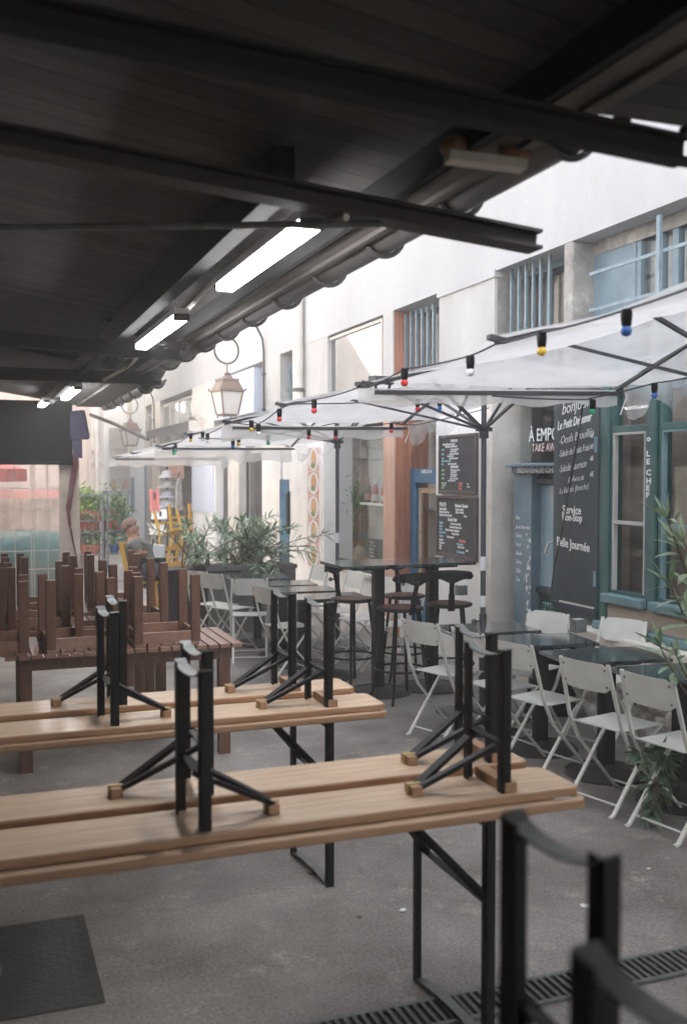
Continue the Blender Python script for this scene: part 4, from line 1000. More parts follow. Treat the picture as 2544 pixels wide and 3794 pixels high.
# ================================================================ parasols
def parasol(label, yS, yN, tips, zpk, zbar, val, east=3.92, pole=True, px_=3.40):
    yc = (yS+yN)/2
    t = thing('parasol', label, 'parasol', (px_, yc, 0), 0, 'pale sheet parasols along the cafe front')
    (zS, zM, zN) = tips; X0 = 1.9
    pk = Vector((px_, yc, zpk))
    per = [Vector((X0, yN, zN)), Vector((X0, yc+.02, zM)), Vector((X0, yS, zS)), Vector((px_, yS, zS+.03)), Vector((east, yS, zS+.12)),
           Vector((east, yc, zM+.20)), Vector((east, yN, zN+.10)), Vector((px_, yN, zN+.02))]
    b = MB(); S, Q = 12, 8
    for i in range(8):
        a, c_ = per[i], per[(i+1) % 8]; rows = []
        outer = i in (0, 1, 7, 2)
        for q in range(Q+1):
            r = q/Q; row = []
            for s in range(S+1):
                f = s/S; bow = 4*f*(1-f)
                e = a.lerp(c_, f); inw = (pk-e); inw.z = 0; inw.normalize()
                e = e+inw*.075*bow+Vector((0, 0, -.012*bow))
                p = e.lerp(pk, r)
                p.z -= (.055*bow*math.sin(math.pi*min(1, r*1.1+.02))+.02*math.sin(math.pi*r))
                p.z += .006*math.sin(9*f+5*r+i)
                row.append(b.b.verts.new(p))
            rows.append(row)
        for q in range(Q):
            for s in range(S):
                b.b.faces.new((rows[q][s], rows[q][s+1], rows[q+1][s+1], rows[q+1][s]))
    bmesh.ops.remove_doubles(b.b, verts=b.b.verts, dist=.0005)
    b.build('canopy', M_canopy, t, True, smooth=80)
    for i, p in enumerate(per):
        b = MB(); d = (p-pk).normalized()
        b.bar(pk+Vector((0, 0, -.03)), p+Vector((0, 0, -.022)), .022, .016); b.build('rib', M_rod, t, True)
        if i in (0, 1, 2):
            b = MB(); d2 = Vector((d.x, d.y, .1)).normalized(); b.bar(p-d2*.045+Vector((0, 0, -.012)), p+d2*.03+Vector((0, 0, -.006)), .036, .020); b.build('rib_tip', M_rod, t, True)
        if (pole and i not in (4, 6)) or i < 3 or i == 7:
            m_ = pk.lerp(p, .52)+Vector((0, 0, -.06)); b = MB(); b.bar((px_, yc, 2.06), m_, .020, .016); b.build('strut', M_rod, t, True)
    # stiffening bar and hanging flap along the far edge
    b = MB(); b.bar((X0+.03, yN-.02, zbar[0]), (px_+.03, yN-.02, zbar[1]), .022, .022); b.build('edge_bar', M_rod, t, True)
    b = MB(); rows = []; xs_ = [X0-.06+(px_+.06-X0)*k/26 for k in range(27)]
    for j in range(5):
        row = []
        for k, x in enumerate(xs_):
            f = k/26; zz = zbar[0]+(zbar[1]-zbar[0])*f
            h = val[0]+(val[1]-val[0])*f
            row.append(b.b.verts.new((x, yN-.015+.012*math.sin(k*1.1)*j/4, zz+.02-(h+.012*math.sin(k*.9+yN))*j/4)))
        rows.append(row)
    for j in range(4):
        for k in range(26): b.b.faces.new((rows[j][k], rows[j][k+1], rows[j+1][k+1], rows[j+1][k]))
    b.build('edge_flap', M_canopy, t, True, smooth=80)
    b = MB(); rows = []
    for j in range(5):
        row = []
        for k in range(15):
            f = k/14; x = px_+.06+(east-px_-.06)*f
            row.append(b.b.verts.new((x, yN-.02+.03*math.sin(k*1.3)*j/4, zbar[1]+.04+.10*f-(.15+.05*math.sin(k*.8))*j/4)))
        rows.append(row)
    for j in range(4):
        for k in range(14): b.b.faces.new((rows[j][k], rows[j][k+1], rows[j+1][k+1], rows[j+1][k]))
    b.build('edge_flap', M_clear, t, True, smooth=80)
    b = MB(); b.tube([(px_+.03, yN-.03, zbar[1]+.06), (px_+.05, yN-.035, zbar[1]-.02), (px_+.01, yN-.035, zbar[1]-.12)], .004, 5)
    b.build('tie_cord', M_white, t, True)
    b = MB(); b.tube([(px_, yc, .02), (px_, yc, zpk)], .019, 12); b.build('pole', M_pole, t, True, smooth=40)
    b = MB(); b.tube([(px_, yc, .02), (px_, yc, .75)], .026, 12); b.build('base_tube', M_rod, t, True, smooth=40)
    b = MB(); b.lathe([(.024, 2.0), (.034, 2.0), (.034, 2.10), (.024, 2.10)], (px_, yc, 0), 12); b.bar((px_-.06, yc, 2.065), (px_+.06, yc, 2.065), .03, .03); b.bar((px_, yc-.06, 2.066), (px_, yc+.06, 2.066), .03, .03)
    b.build('hub', M_rod, t, True)
    for z0, z1 in ((1.06, 1.16), (.80, .88)):
        b = MB(); b.lathe([(.0225, z0), (.0235, z0+.005), (.0235, z1-.005), (.0225, z1)], (px_, yc, 0), 14); b.build('tape_band', M_white, t, True)
    b = MB(); b.tube([(px_, yc, .70), (px_-.07, yc-.02, .70)], .008, 6).ball((px_-.08, yc-.02, .70), .022, seg=8); b.build('clamp_knob', M_rod, t, True)
    b = MB(); b.bb(px_-.25, px_+.25, yc-.25, yc+.25, 0, .045); b.build('base', M_tin, t, True, bevel=.01)
    return t
parasol('pale sheet parasol closest to us, its canopy running out of the right edge', 2.06, 4.75, (2.32, 2.28, 2.22), 2.66, (2.165, 2.20), (.085, .085), pole=False)
parasol('pale sheet parasol above the bar tables, second from the camera', 4.86, 7.72, (2.22, 2.215, 2.17), 2.60, (2.11, 2.13), (.12, .10))
parasol('pale sheet parasol over the oleanders, third from the camera', 7.80, 10.84, (2.17, 2.13, 2.06), 2.52, (2.02, 2.03), (.15, .16))
parasol('pale sheet parasol farthest from us, narrowing toward the alley end', 10.95, 14.6, (2.05, 2.02, 2.0), 2.44, (1.96, 1.97), (.12, .12))

# ================================================================ strings of coloured bulbs
COL = {'r': mat('red_bulb', (.62, .035, .045), .25), 'y': mat('yellow_bulb', (.72, .50, .06), .25), 'b': mat('blue_bulb', (.045, .16, .50), .25),
       'g': mat('green_bulb', (.02, .36, .17), .25), 'w': mat('white_bulb', (.75, .75, .76), .25)}
CN = {'r': 'red', 'y': 'yellow', 'b': 'blue', 'g': 'green', 'w': 'white'}
M_cable = mat('cable_black', (.03, .028, .028), .6)
def light_string(label, bulbs, anchors, key):
    """bulbs: (point of bulb centre, colour); anchors: extra cable points; key sorts the run"""
    o = thing('light_string', label, 'string lights', bulbs[0][0], 0, 'strings of coloured bulbs')
    pts = [Vector(a) for a in anchors]
    for p, c_ in bulbs:
        p = Vector(p); top = p+Vector((0, 0, .062)); pts.append(top+Vector((0, 0, .004)))
        b = MB(); b.lathe([(.006, .066), (.017, .064), (.018, .045), (.0155, .018), (.012, .014)], p, 10); so_ = b.build('socket', M_iron, o, True, smooth=40)
        b = MB(); b.ball(p, .0175, 1, 1, 1, 14); bo_ = b.build('bulb', COL[c_], o, True, smooth=180); bo_['label'] = CN[c_]+' bulb'
        b = MB(); b.bar(top+Vector((-.012, 0, .0)), top+Vector((.012, 0, .0)), .014, .012); cl = b.build('clip', M_iron, o, True); sub(cl, so_, o)
    pts.sort(key=key); run = []
    for a, c_ in zip(pts, pts[1:]):
        m_ = (a+c_)/2; m_.z -= .02*min(1, (c_-a).length)
        run += bez(a, m_, c_, 5)[:-1]
    run.append(pts[-1]); b = MB(); b.tube(run, .0042, 5); b.build('cable', M_cable, o, True)
    return o
W19 = lambda x, y: PX(x, y, 1.9)
light_string('string of blue, yellow, white and red bulbs along the closest parasol edge', [(W19(1429, 756), 'b'), (W19(1236, 802), 'y'), (W19(1073, 850), 'w'), (W19(923, 874), 'r')],
             [(1.9, 4.74, 2.19), (1.9, 3.43, 2.25), (1.92, 2.1, 2.30)], lambda p: p.y)
light_string('string of red bulbs along the alley edge of the second parasol', [(W19(717, 938), 'r'), (W19(638, 957), 'r'), (W19(574, 981), 'y'), (W19(590, 990), 'w')],
             [(1.9, 4.9, 2.2), (1.9, 6.14, 2.19), (1.9, 7.7, 2.15)], lambda p: p.y)
light_string('string of yellow, white and green bulbs along the third parasol edge', [(W19(436, 1006), 'y'), (W19(463, 1003), 'w'), (W19(474, 1008), 'w'), (W19(401, 1029), 'g'), (W19(397, 1035), 'g')],
             [(1.9, 7.84, 2.14), (1.9, 9.2, 2.11), (1.9, 10.8, 2.04)], lambda p: p.y)
light_string('string with green and blue bulbs crossing under the closest parasol to the wall', [(PY(1352, 940, 4.66), 'g'), (PY(1493, 903, 4.5), 'b')],
             [(2.6, 4.72, 2.165), (3.2, 4.72, 2.165), (4.1, 4.3, 2.36)], lambda p: p.x)
light_string('string of red bulbs hanging below the second parasol far bar', [(PY(705, 999, 7.66), 'r'), (PY(766, 1000, 7.66), 'r'), (PY(893, 984, 7.66), 'r')],
             [(1.93, 7.68, 2.15), (3.5, 7.68, 2.16), (4.05, 7.4, 2.30)], lambda p: p.x)
light_string('short loose string with hanging yellow, blue and green bulbs beyond the second parasol', [(PY(545, 1014, 8.0), 'y'), (PY(532, 1021, 8.0), 'b'), (PY(612, 1012, 8.05), 'g')],
             [(1.72, 8.0, 2.04), (2.3, 8.0, 2.12), (3.0, 8.1, 2.2)], lambda p: p.x)
light_string('two bulbs, red and blue, glimpsed behind the closest parasol flap', [(PY(953, 934, 6.2), 'r'), (PY(1003, 933, 6.2), 'b')], [(1.95, 6.15, 2.2), (3.4, 6.3, 2.40)], lambda p: p.x)
# black cable falling from the string across the chalk shutter
b = MB(); b.tube([PY(1330, 925, 4.66)]+[PT(x, y, t_) for x, y, t_ in ((1325, 960, 5.6), (1305, 1080, 6.0), (1285, 1200, 6.4), (1265, 1290, 6.7), (1258, 1350, 6.8))], .005, 5)
o = b.build('power_cable', M_cable); tag(o, 'thin black power cable falling slantwise across the chalk shutter', 'cable')
# black connector box at the corner of the second and third parasols
for i, (x, y, t_, lab) in enumerate(((540, 960, 9.0, 'small black plug box tied to the third parasol corner'), (870, 868, 5.25, 'small black plug box tied to the second parasol corner'))):
    o = thing('plug_box', lab, 'plug box', PT(x, y, t_), .4)
    b = MB(); b.bb(-.07, .07, -.03, .03, -.02, .02); b.build('case', M_rod, o, bevel=.006)
    b = MB(); b.tube([(-.05, 0, -.02), (-.02, .01, -.06), (.04, -.01, -.06), (.07, 0, -.015)], .008, 5); b.build('cord', M_cable, o)

# ================================================================ wall lanterns
def lantern(label, loc, arm):
    t = thing('wall_lantern', label, 'lantern', loc, R(12), 'copper wall lanterns')
    def frus(nm, z0, z1, a0, a1, m_, par=t):
        b = MB(); v = [b.b.verts.new((sx*a/2, sy*a/2, z)) for a, z in ((a0, z0), (a1, z1)) for sx, sy in ((-1, -1), (1, -1), (1, 1), (-1, 1))]
        b.b.faces.new(v[:4][::-1]); b.b.faces.new(v[4:])
        for k in range(4): b.b.faces.new((v[k], v[(k+1) % 4], v[4+(k+1) % 4], v[4+k]))
        return b.build(nm, m_, par)
    frus('glass', .0, .33, .235, .345, M_lampglass)
    for sx in (-1, 1):
        for sy in (-1, 1):
            b = MB(); b.bar((sx*.12, sy*.12, -.01), (sx*.176, sy*.176, .335), .022, .022); b.build('corner_bar', M_copper, t)
    frus('rim', .335, .36, .40, .40, M_copper); frus('roof', .361, .50, .37, .25, M_copper); frus('roof_cap', .501, .53, .28, .26, M_copper)
    b = MB(); b.lathe([(.10, .531), (.07, .57), (.03, .585), (.045, .60), (.045, .62), (.012, .63), (.012, .76)], n=12); b.build('finial', M_copper, t)
    frus('floor_rim', -.03, -.001, .20, .255, M_copper)
    for sx in (-1, 1):
        for sy in (-1, 1):
            b = MB(); b.ball((sx*.205, sy*.205, .37), .014, 1, 1, 2.2, 8).ball((sx*.11, sy*.11, -.045), .016, seg=8); b.build('knob', M_copper, t)
    b = MB(); b.tube([(.20*math.sin(R(k*10)), .02, .96-.20*math.cos(R(k*10))) for k in range(36)], .014, 6, closed=True); b.build('ring', M_beam, t, smooth=60)
    b = MB(); ax = arm
    ca, sa = math.cos(-R(12)), math.sin(-R(12)); L = lambda x, z: (x*ca, x*sa, z)
    b.tube([L(ax, .05), L(ax, .95), L(ax-.02, 1.15), L(ax-.12, 1.35), L(ax-.3, 1.42), L(0.06, 1.30), L(0, 1.16)], .017, 7); b.build('bracket_arm', M_beam, t, smooth=60)
    for z in (.08, .62):
        b = MB(); b.bar(L(ax-.03, z), L(ax+.06, z), .035, .03); b.build('wall_clamp', M_beam, t)
    return t
p = PX(519, 946, 3.6); lantern('copper wall lantern hanging from a ring, the nearer one', p, .57)
p = PX(298, 1016, 3.6); lantern('copper wall lantern hanging from a ring, the farther one', p, .57)

# ================================================================ menu boards and tiled panel
def menu(label, xl, xr, yt, yb, lines, wid):
    ya, yb_ = WY(xr, CF-.02), WY(xl, CF-.02); z0, z1 = WZ(xl, yb, CF-.02), WZ(xl, yt, CF-.02)
    t = thing('menu_board', label, 'menu board', (CF, (ya+yb_)/2, z0), 0, 'chalk menu boards on the white wall')
    f = .028; b = MB()
    b.bb(CF-.035, CF-.003, ya, ya+f, z0, z1).bb(CF-.035, CF-.003, yb_-f, yb_, z0, z1).bb(CF-.034, CF-.003, ya+f, yb_-f, z1-f, z1).bb(CF-.036, CF-.003, ya+f, yb_-f, z0, z0+f*1.3)
    b.build('frame', M_brownframe, t, True, bevel=.004)
    b = MB(); b.bb(CF-.02, CF-.004, ya+f, yb_-f, z0+f*1.3, z1-f); b.build('slate', M_chalkb, t, True)
    W = yb_-ya-2*f; H = z1-z0-2.3*f
    for u, v, tx, s, m_, bo in lines:
        writing('chalk_line', tx, s*H, (CF-.0215, yb_-f-u*W, z0+f*1.3+v*H), m_, t, bold=bo+.0006, wid=wid, shear=.1)
    return t
cw, cb, cg, cr = M_chalk, M_chalkblue, M_chalkgreen, M_chalkred
menu('upper chalk menu board headed with salads on the white wall', 1003, 1088, 995, 1127, [
    (.30, .92, 'NOS PLATS', .062, cw, .0015), (.06, .865, 'Tous nos plats sont accompagnés', .044, cw, .0012), (.14, .82, 'Salade, Soupe ou Quiche du Jour', .044, cw, .0012),
    (.02, .765, 'Assiette', .044, cb, .0008), (.30, .765, 'Saumon, avocat, citron', .042, cw, .0012), (.28, .725, 'crème, aneth et pain', .04, cw, .0010),
    (.02, .68, 'Quiche', .044, cb, .0008), (.26, .68, 'Légumes du marché, salade', .042, cw, .0012), (.2, .64, 'fromage de chèvre', .04, cw, .0010),
    (.02, .595, 'Tartine', .044, cb, .0008), (.26, .595, 'Jambon, fromage, tomate', .042, cw, .0012), (.02, .545, 'Omelette aux herbes, salade', .042, cb, .0013), (.02, .49, 'Soupe', .044, cb, .0008), (.22, .49, 'du jour et son pain grillé', .042, cw, .0012),
    (.30, .425, 'NOS SALADES', .06, cw, .0015), (.02, .37, 'La Verte', .044, cg, .0008), (.3, .37, 'Salade, tomates, noix, oeuf', .040, cw, .0012), (.3, .335, 'concombre, olives', .038, cw, .0010),
    (.02, .29, 'La Ronde', .044, cg, .0008), (.3, .29, 'Chèvre chaud, miel', .040, cw, .0012), (.3, .255, 'pommes, noisettes', .038, cw, .0010), (.02, .21, 'La Bleue', .044, cg, .0008), (.28, .21, 'Poulet, parmesan, citron', .04, cw, .0012), (.22, .17, 'croûtons, sauce maison', .038, cw, .0010),
    (.02, .12, 'Café gourmand', .042, cg, .0013), (.02, .075, 'Tarte du jour', .042, cg, .0013), (.02, .03, 'Fondant', .042, cg, .0013), (.54, .12, 'Formule', .05, cr, .002), (.54, .07, 'du midi', .05, cr, .002), (.54, .02, 'du jour', .05, cr, .002), (.78, .11, 'plat', .04, cw, .0012), (.78, .06, 'dessert', .04, cw, .0012)], .86)
menu('lower chalk menu board listing hot drinks and juices on the white wall', 998, 1089, 1131, 1268, [
    (.03, .86, 'P\'tit Déj', .095, cw, .002), (.47, .86, 'Boissons Chaudes', .078, cw, .0016), (.03, .79, 'Oeufs Brouillés', .055, cw, .0014), (.48, .80, 'Expresso  Double', .05, cw, .0013), (.48, .75, 'Allongé   Noisette', .05, cw, .0013),
    (.03, .735, 'Salade de Fruits Frais', .055, cw, .0014), (.03, .68, 'Assiette de Saumon Gravlax', .053, cw, .0014), (.70, .69, 'Crème', .05, cw, .0013), (.27, .60, 'Les Jus Frais', .085, cw, .0018),
    (.03, .535, 'Tonique', .058, cb, .001), (.35, .535, 'Ananas, Banane, Citron', .05, cw, .0013), (.03, .475, 'Douce', .058, cb, .001), (.32, .475, 'Concombre, Pomme, Poire', .05, cw, .0013), (.03, .415, 'Coléo', .058, cb, .001), (.20, .415, 'Céleri, Concombre, Gingembre', .05, cw, .0013),
    (.03, .355, 'Pomme Kiwi', .058, cb, .001), (.38, .355, 'Orange Carotte', .05, cw, .0013), (.03, .29, 'Orange', .058, cb, .001), (.25, .29, 'Orange pressée', .05, cw, .0013),
    (.03, .22, 'Eau plate', .05, cw, .0014), (.03, .165, 'Eau gazeuse', .05, cw, .0014), (.03, .11, 'Sirops', .05, cw, .0014), (.03, .055, 'Thés', .05, cw, .0014),
    (.58, .235, 'ALCOOLS', .065, cr, .0015), (.52, .18, 'Bière pression', .05, cb, .0013), (.54, .13, 'Cidre artisanal', .05, cw, .0013), (.76, .085, 'Rosé', .05, cw, .0013), (.52, .04, 'Vin du Beaujolais', .05, cb, .0013)], .86)
ya, yb_ = WY(733, CF-.01), WY(701, CF-.01); z0, z1 = WZ(716, 1294, CF-.01), WZ(716, 1022, CF-.01)
tp = thing('tile_panel', 'column of five tiles painted with oval white plates of food', 'tile panel', (CF, (ya+yb_)/2, z0))
b = MB(); b.bb(CF-.012, CF+.002, ya, yb_, z0, z1); b.build('backing', M_plaster, tp, True)
hh = (z1-z0)/5; W = (yb_-ya); ym = (ya+yb_)/2
M_tile = mat('terracotta_tile', (.50, .22, .15), .5, col2=(.60, .40, .33), scale=14, mix=(.45, .55)); M_food = mat('food_orange', (.62, .28, .14), .5, col2=(.52, .40, .18), scale=22)
M_food2 = mat('food_green', (.13, .19, .06), .5, col2=(.30, .30, .10), scale=25); M_dot = mat('dot_red', (.55, .18, .16), .5)
b = MB()
for k in range(60):
    for yy in (ya+.03*W*8, ya+.05*W): b.prism([(.009*math.cos(q), .012*math.sin(q)) for q in (0, 1.57, 3.14, 4.71)], .001, (CF-.0135, ya+.06*W if yy < ya+.1*W else yb_-.05*W, z0+(k+.5)*(z1-z0)/60), (0, -1, 0), (0, 0, 1))
b.build('dotted_border', M_dot, tp, True)
for k in range(5):
    zc = z0+hh*(k+.5); b = MB(); b.bb(CF-.016, CF-.0125, ya+.14*W, yb_-.12*W, zc-hh*.49, zc+hh*.49); tl = b.build('tile', M_tile, tp, True)
    el = lambda a, c_, s_: [(a*math.cos(q*.2618), c_*math.sin(q*.2618)) for q in range(24)]
    b = MB(); b.prism(el(W*.36, hh*.47, 1), .004, (CF-.0165, ym, zc), (0, -1, 0), (0, 0, 1)); sub(b.build('plate', M_white, tp, True), tl, tp)
    b = MB(); b.prism(el(W*.19, hh*.36, 1), .003, (CF-.0205, ym-.02, zc+.01), (0, -1, 0), (0, 0, 1)); sub(b.build('food', M_food, tp, True), tl, tp)
    b = MB(); b.prism(el(W*.15, hh*.12, 1), .002, (CF-.0238, ym, zc-hh*(.2 if k % 2 else .26)), (0, -1, 0), (0, 0, 1)); sub(b.build('garnish', M_food2, tp, True), tl, tp)
# things inside the display window
zsh = 1.3905
M_bgl = mat('bottle_dark', (.02, .03, .015), .12, spec=.7); M_lab1 = mat('label_orange', (.60, .20, .10), .6, col2=(.25, .45, .5), scale=14, mix=(.48, .52)); M_lab2 = mat('label_white', (.6, .58, .52), .7); M_rose = mat('bottle_rose', (.40, .16, .12), .15); M_caps = mat('foil_red', (.22, .03, .03), .4)
for i, (x, m_, lb, h, lab) in enumerate(((844, M_bgl, M_lab1, .30, 'dark wine bottle with orange label, left end of the window shelf'), (861, M_rose, M_lab2, .29, 'rose wine bottle with white label on the window shelf'),
                             (880, M_rose, M_lab2, .25, 'short round bottle with a white label on the window shelf'), (892, M_bgl, M_lab1, .30, 'dark wine bottle with orange label next to the red timber post'),
                             (975, M_bgl, M_lab1, .30, 'dark wine bottle with orange label seen through the blue door'))):
    y = WY(x-4, CR+.24); o = thing('wine_bottle', lab, 'bottle', (CR+.24, y, zsh), 0, 'bottles on the bar window shelf')
    s = h/.30
    b = MB(); b.lathe([(.034, 0), (.037, .01*s), (.037, .16*s), (.03, .20*s), (.014, .235*s), (.0135, .25*s)], n=14); b.build('glass', m_, o, smooth=40)
    b = MB(); b.lathe([(.0142, .245*s), (.0145, .30*s), (.0125, .302*s)], n=12); b.build('capsule', M_caps if i != 1 else M_white, o)
    b = MB(); b.lathe([(.0375, .03*s), (.0378, .032*s), (.0378, .11*s), (.0375, .112*s)], n=14); b.build('paper_label', lb, o)
    if i == 2: pass
p = PX(858, 1284, CR+.15); y_, zz = p.y, zw-.01
o = thing('small_chalkboard', 'small framed chalkboard standing in the display window', 'chalkboard', (CR+.15, y_, zz))
b = MB(); b.bb(-.015, 0, -.19, .19, 0, .36); b.build('slate', M_chalkb, o)
b = MB(); b.bb(-.02, .005, -.205, -.19, 0, .375).bb(-.02, .005, .19, .205, 0, .375).bb(-.02, .005, -.19, .19, .36, .375); b.build('frame', M_teal, o)
for k in range(8): writing('chalk_line', ('Plat du jour', 'Tarte aux poireaux', 'Salade verte', 'Poulet rôti', 'Gratin maison', 'Fromage blanc', 'Café gourmand', 'Bon appétit')[k], .034, (CR+.134, y_+.17, zz+.315-.042*k), (cw, cb, cw, cg, cw, cb, cw, cw)[k], o, wid=.8)
p = PX(772, 1284, CR+.2)
o = thing('flower_trough', 'terracotta trough on the sill inside the display window', 'planter', (CR+.2, p.y, zw-.01))
b = MB(); b.bb(-.08, .08, -.22, .22, 0, .12).bb(-.09, .09, -.23, .23, .12, .15); b.build('trough', M_terra, o, bevel=.006)
p = PX(822, 1284, CR+.2)
o = thing('wicker_cloche', 'woven dome cloche on the sill inside the display window', 'cloche', (CR+.2, p.y, zw-.01))
b = MB(); b.lathe([(.09, 0), (.095, .1), (.08, .19), (.05, .24), (.01, .26)], n=16); b.build('dome', mat('wicker', (.36, .31, .24), .8, col2=(.14, .12, .09), scale=40, mix=(.45, .55)), o, smooth=50)
b = MB(); b.ball((0, 0, .265), .014, seg=8); b.build('knob', M_stem, o)
# wreath-like green plant hanging behind the window glass
def leaves(b, c, n, spread, L, wd, droop=.3, seed=1, flat=False):
    rnd = random.Random(seed)
    for k in range(n):
        p = Vector(c)+Vector((rnd.gauss(0, spread[0]), rnd.gauss(0, spread[1]), rnd.gauss(0, spread[2])))
        d = Vector((rnd.gauss(0, 1), rnd.gauss(0, 1), rnd.gauss(.2, .7))).normalized()
        leaf(b, p, d, L*rnd.uniform(.6, 1.2), wd*rnd.uniform(.7, 1.2), droop, rnd)
def leaf(b, p, d, L, wd, droop, rnd):
    s = d.cross(Vector((rnd.gauss(0, .4), rnd.gauss(0, .4), 1)))
    if s.length < .01: s = Vector((1, 0, 0))
    s.normalize(); pts = []
    q = p.copy(); dd = d.copy()
    prof = (.15, .8, 1, .7, .08)
    L_, R_ = [], []
    for i in range(5):
        L_.append(b.b.verts.new(q+s*wd*.5*prof[i])); R_.append(b.b.verts.new(q-s*wd*.5*prof[i]))
        q = q+dd*L/4; dd = (dd+Vector((0, 0, -droop*.25))).normalized()
    for i in range(4): b.b.faces.new((L_[i], R_[i], R_[i+1], L_[i+1]))
p = PX(797, 1128, CR+.2)
o = thing('hanging_plant', 'bushy green plant hanging inside the display window', 'plant', (CR+.2, p.y, p.z))
b = MB(); leaves(b, (0, 0, 0), 340, (.06, .11, .13), .09, .025, .5, 3); b.build('foliage', M_leaf2, o)
b = MB(); b.tube([(0, 0, .12), (0, 0, ZM-p.z)], .004, 4); b.build('hanger', M_stem, o)

# ================================================================ oleanders
def oleander(label, loc, stems, L=.15, wd=.024, per=26, pot=None, seed=1, m_=None, leaf_from=.35, nm='oleander'):
    o = thing(nm, label, 'plant', loc, 0)
    rnd = random.Random(seed); fb, sb = MB(), MB(); O = Vector(loc)
    for s in stems:
        a, c_, e = [Vector(q)-O for q in s]; pts = bez(a, c_, e, 12)
        sb.tube(pts, [.009-.0055*k/12 for k in range(13)], 5)
        for k in range(per):
            f = leaf_from+(1-leaf_from)*(k+.5)/per; i = min(11, int(f*12)); p = pts[i].lerp(pts[i+1], f*12-i)
            t_ = (pts[i+1]-pts[i]).normalized(); a_ = rnd.uniform(0, 6.28)
            u = t_.orthogonal().normalized(); v = t_.cross(u)
            d = (t_*rnd.uniform(.35, .95)+(u*math.cos(a_)+v*math.sin(a_))*rnd.uniform(.6, 1)).normalized()
            leaf(fb, p, d, L*rnd.uniform(.65, 1.2), wd*rnd.uniform(.8, 1.2), rnd.uniform(.2, .9), rnd)
        for k in range(7):
            a_ = rnd.uniform(0, 6.28); t_ = (pts[12]-pts[11]).normalized(); u = t_.orthogonal().normalized(); v = t_.cross(u)
            leaf(fb, pts[12], (t_+(u*math.cos(a_)+v*math.sin(a_))*.55).normalized(), L*rnd.uniform(.6, 1), wd*.8, .3, rnd)
    fb.build('foliage', m_ or M_leaf, o); sb.build('stem', M_stem, o)
    if pot:
        b = MB()
        if pot[0] == 'box':
            _, w_, d_, h_, m2 = pot; b.bb(-w_/2, w_/2, -d_/2, d_/2, 0, h_).bb(-w_/2-.015, w_/2+.015, -d_/2-.015, d_/2+.015, h_-.03, h_+.015)
        else:
            _, r_, h_, m2 = pot; b.lathe([(r_*.7, 0), (r_*.95, h_*.85), (r_*1.08, h_*.86), (r_*1.08, h_), (r_*.9, h_), (r_*.88, h_-.03)], n=18)
        b.build('pot', m2, o)
    return o
rnd = random.Random(5)
def spray(base, hx, n, topz, sx, sy, rz):
    out = []
    for k in range(n):
        e = Vector((base[0]+rnd.gauss(0, sx), base[1]+rnd.gauss(0, sy), topz+rnd.uniform(-rz, rz*.35)))
        b0 = Vector((base[0]+rnd.uniform(-.2, .2), base[1]+rnd.uniform(-.1, .1), hx)); m_ = b0.lerp(e, .5)+Vector((0, 0, .18))
        out.append((b0, m_, e))
    return out
P1_ = PT(565, 1300, 11.2); P2_ = PT(455, 1300, 11.0)
oleander('dense oleander in a grey planter box under the third parasol', (P1_.x, P1_.y, 0), spray((P1_.x, P1_.y), .7, 34, 1.10, .36, .22, .42), .16, .022, 24, ('box', 1.0, .42, .72, M_tin), 2, leaf_from=.22)
oleander('sparse oleander in a black planter, left of the dense one', (P2_.x, P2_.y, 0), spray((P2_.x, P2_.y), .7, 15, 1.12, .24, .2, .36), .15, .020, 18, ('box', .8, .40, .70, M_iron), 3, leaf_from=.4)
P3_ = PZ(1520, 1835); P3_.z = 0
low = []
for k in range(11):
    x, y = rnd.uniform(1455, 1566), rnd.uniform(1700, 1850); e = PT(x, y, P3_.y*1.0+.62+rnd.uniform(-.2, .25))
    e.z = max(.06, e.z); low.append(((P3_.x+rnd.uniform(-.05, .05), P3_.y, .1), (P3_.x, P3_.y, .28), e))
oleander('low oleander pot on the ground under the nearest cream chair', tuple(P3_), low, .12, .026, 18, ('round', .15, .16, M_cast), 4, M_leafdark, .3)
P4_ = PZ(1640, 1750); hi = []
for x, y, t_ in ((1520, 1182, 4.3), (1548, 1260, 4.4), (1530, 1335, 4.2), (1560, 1240, 4.3), (1575, 1420, 4.2), (1507, 1478, 4.2), (1545, 1500, 4.3), (1590, 1350, 4.4)):
    hi.append((tuple(P4_+Vector((0, 0, .3))), tuple(PT(x+75, y+170, t_)), tuple(PT(x, y, t_))))
oleander('tall oleander at the right edge with long leaves before the teal window', tuple(P4_), hi, .15, .024, 7, ('round', .2, .35, M_terra), 6, leaf_from=.72)
for i, (x, y, t_, lab) in enumerate(((362, 1370, 12.2, 'small spiky plant in terracotta pot by the man\'s shoe'), (400, 1368, 12.0, 'second spiky plant pot, right of the one by the shoe'))):
    p = PZ(x, y+14); o = thing('agave_pot', lab, 'plant', (p.x, p.y, 0)); b = MB(); rr = random.Random(i)
    for k in range(22):
        a_ = k*2.4; d = Vector((math.cos(a_), math.sin(a_), .3+.05*k)).normalized(); leaf(b, Vector((0, 0, .17)), d, .2, .022, .4, rr)
    b.build('foliage', M_leaf, o); b = MB(); b.lathe([(.07, 0), (.11, .15), (.12, .15), (.12, .18), (.09, .18)], n=14); b.build('pot', M_terra, o)
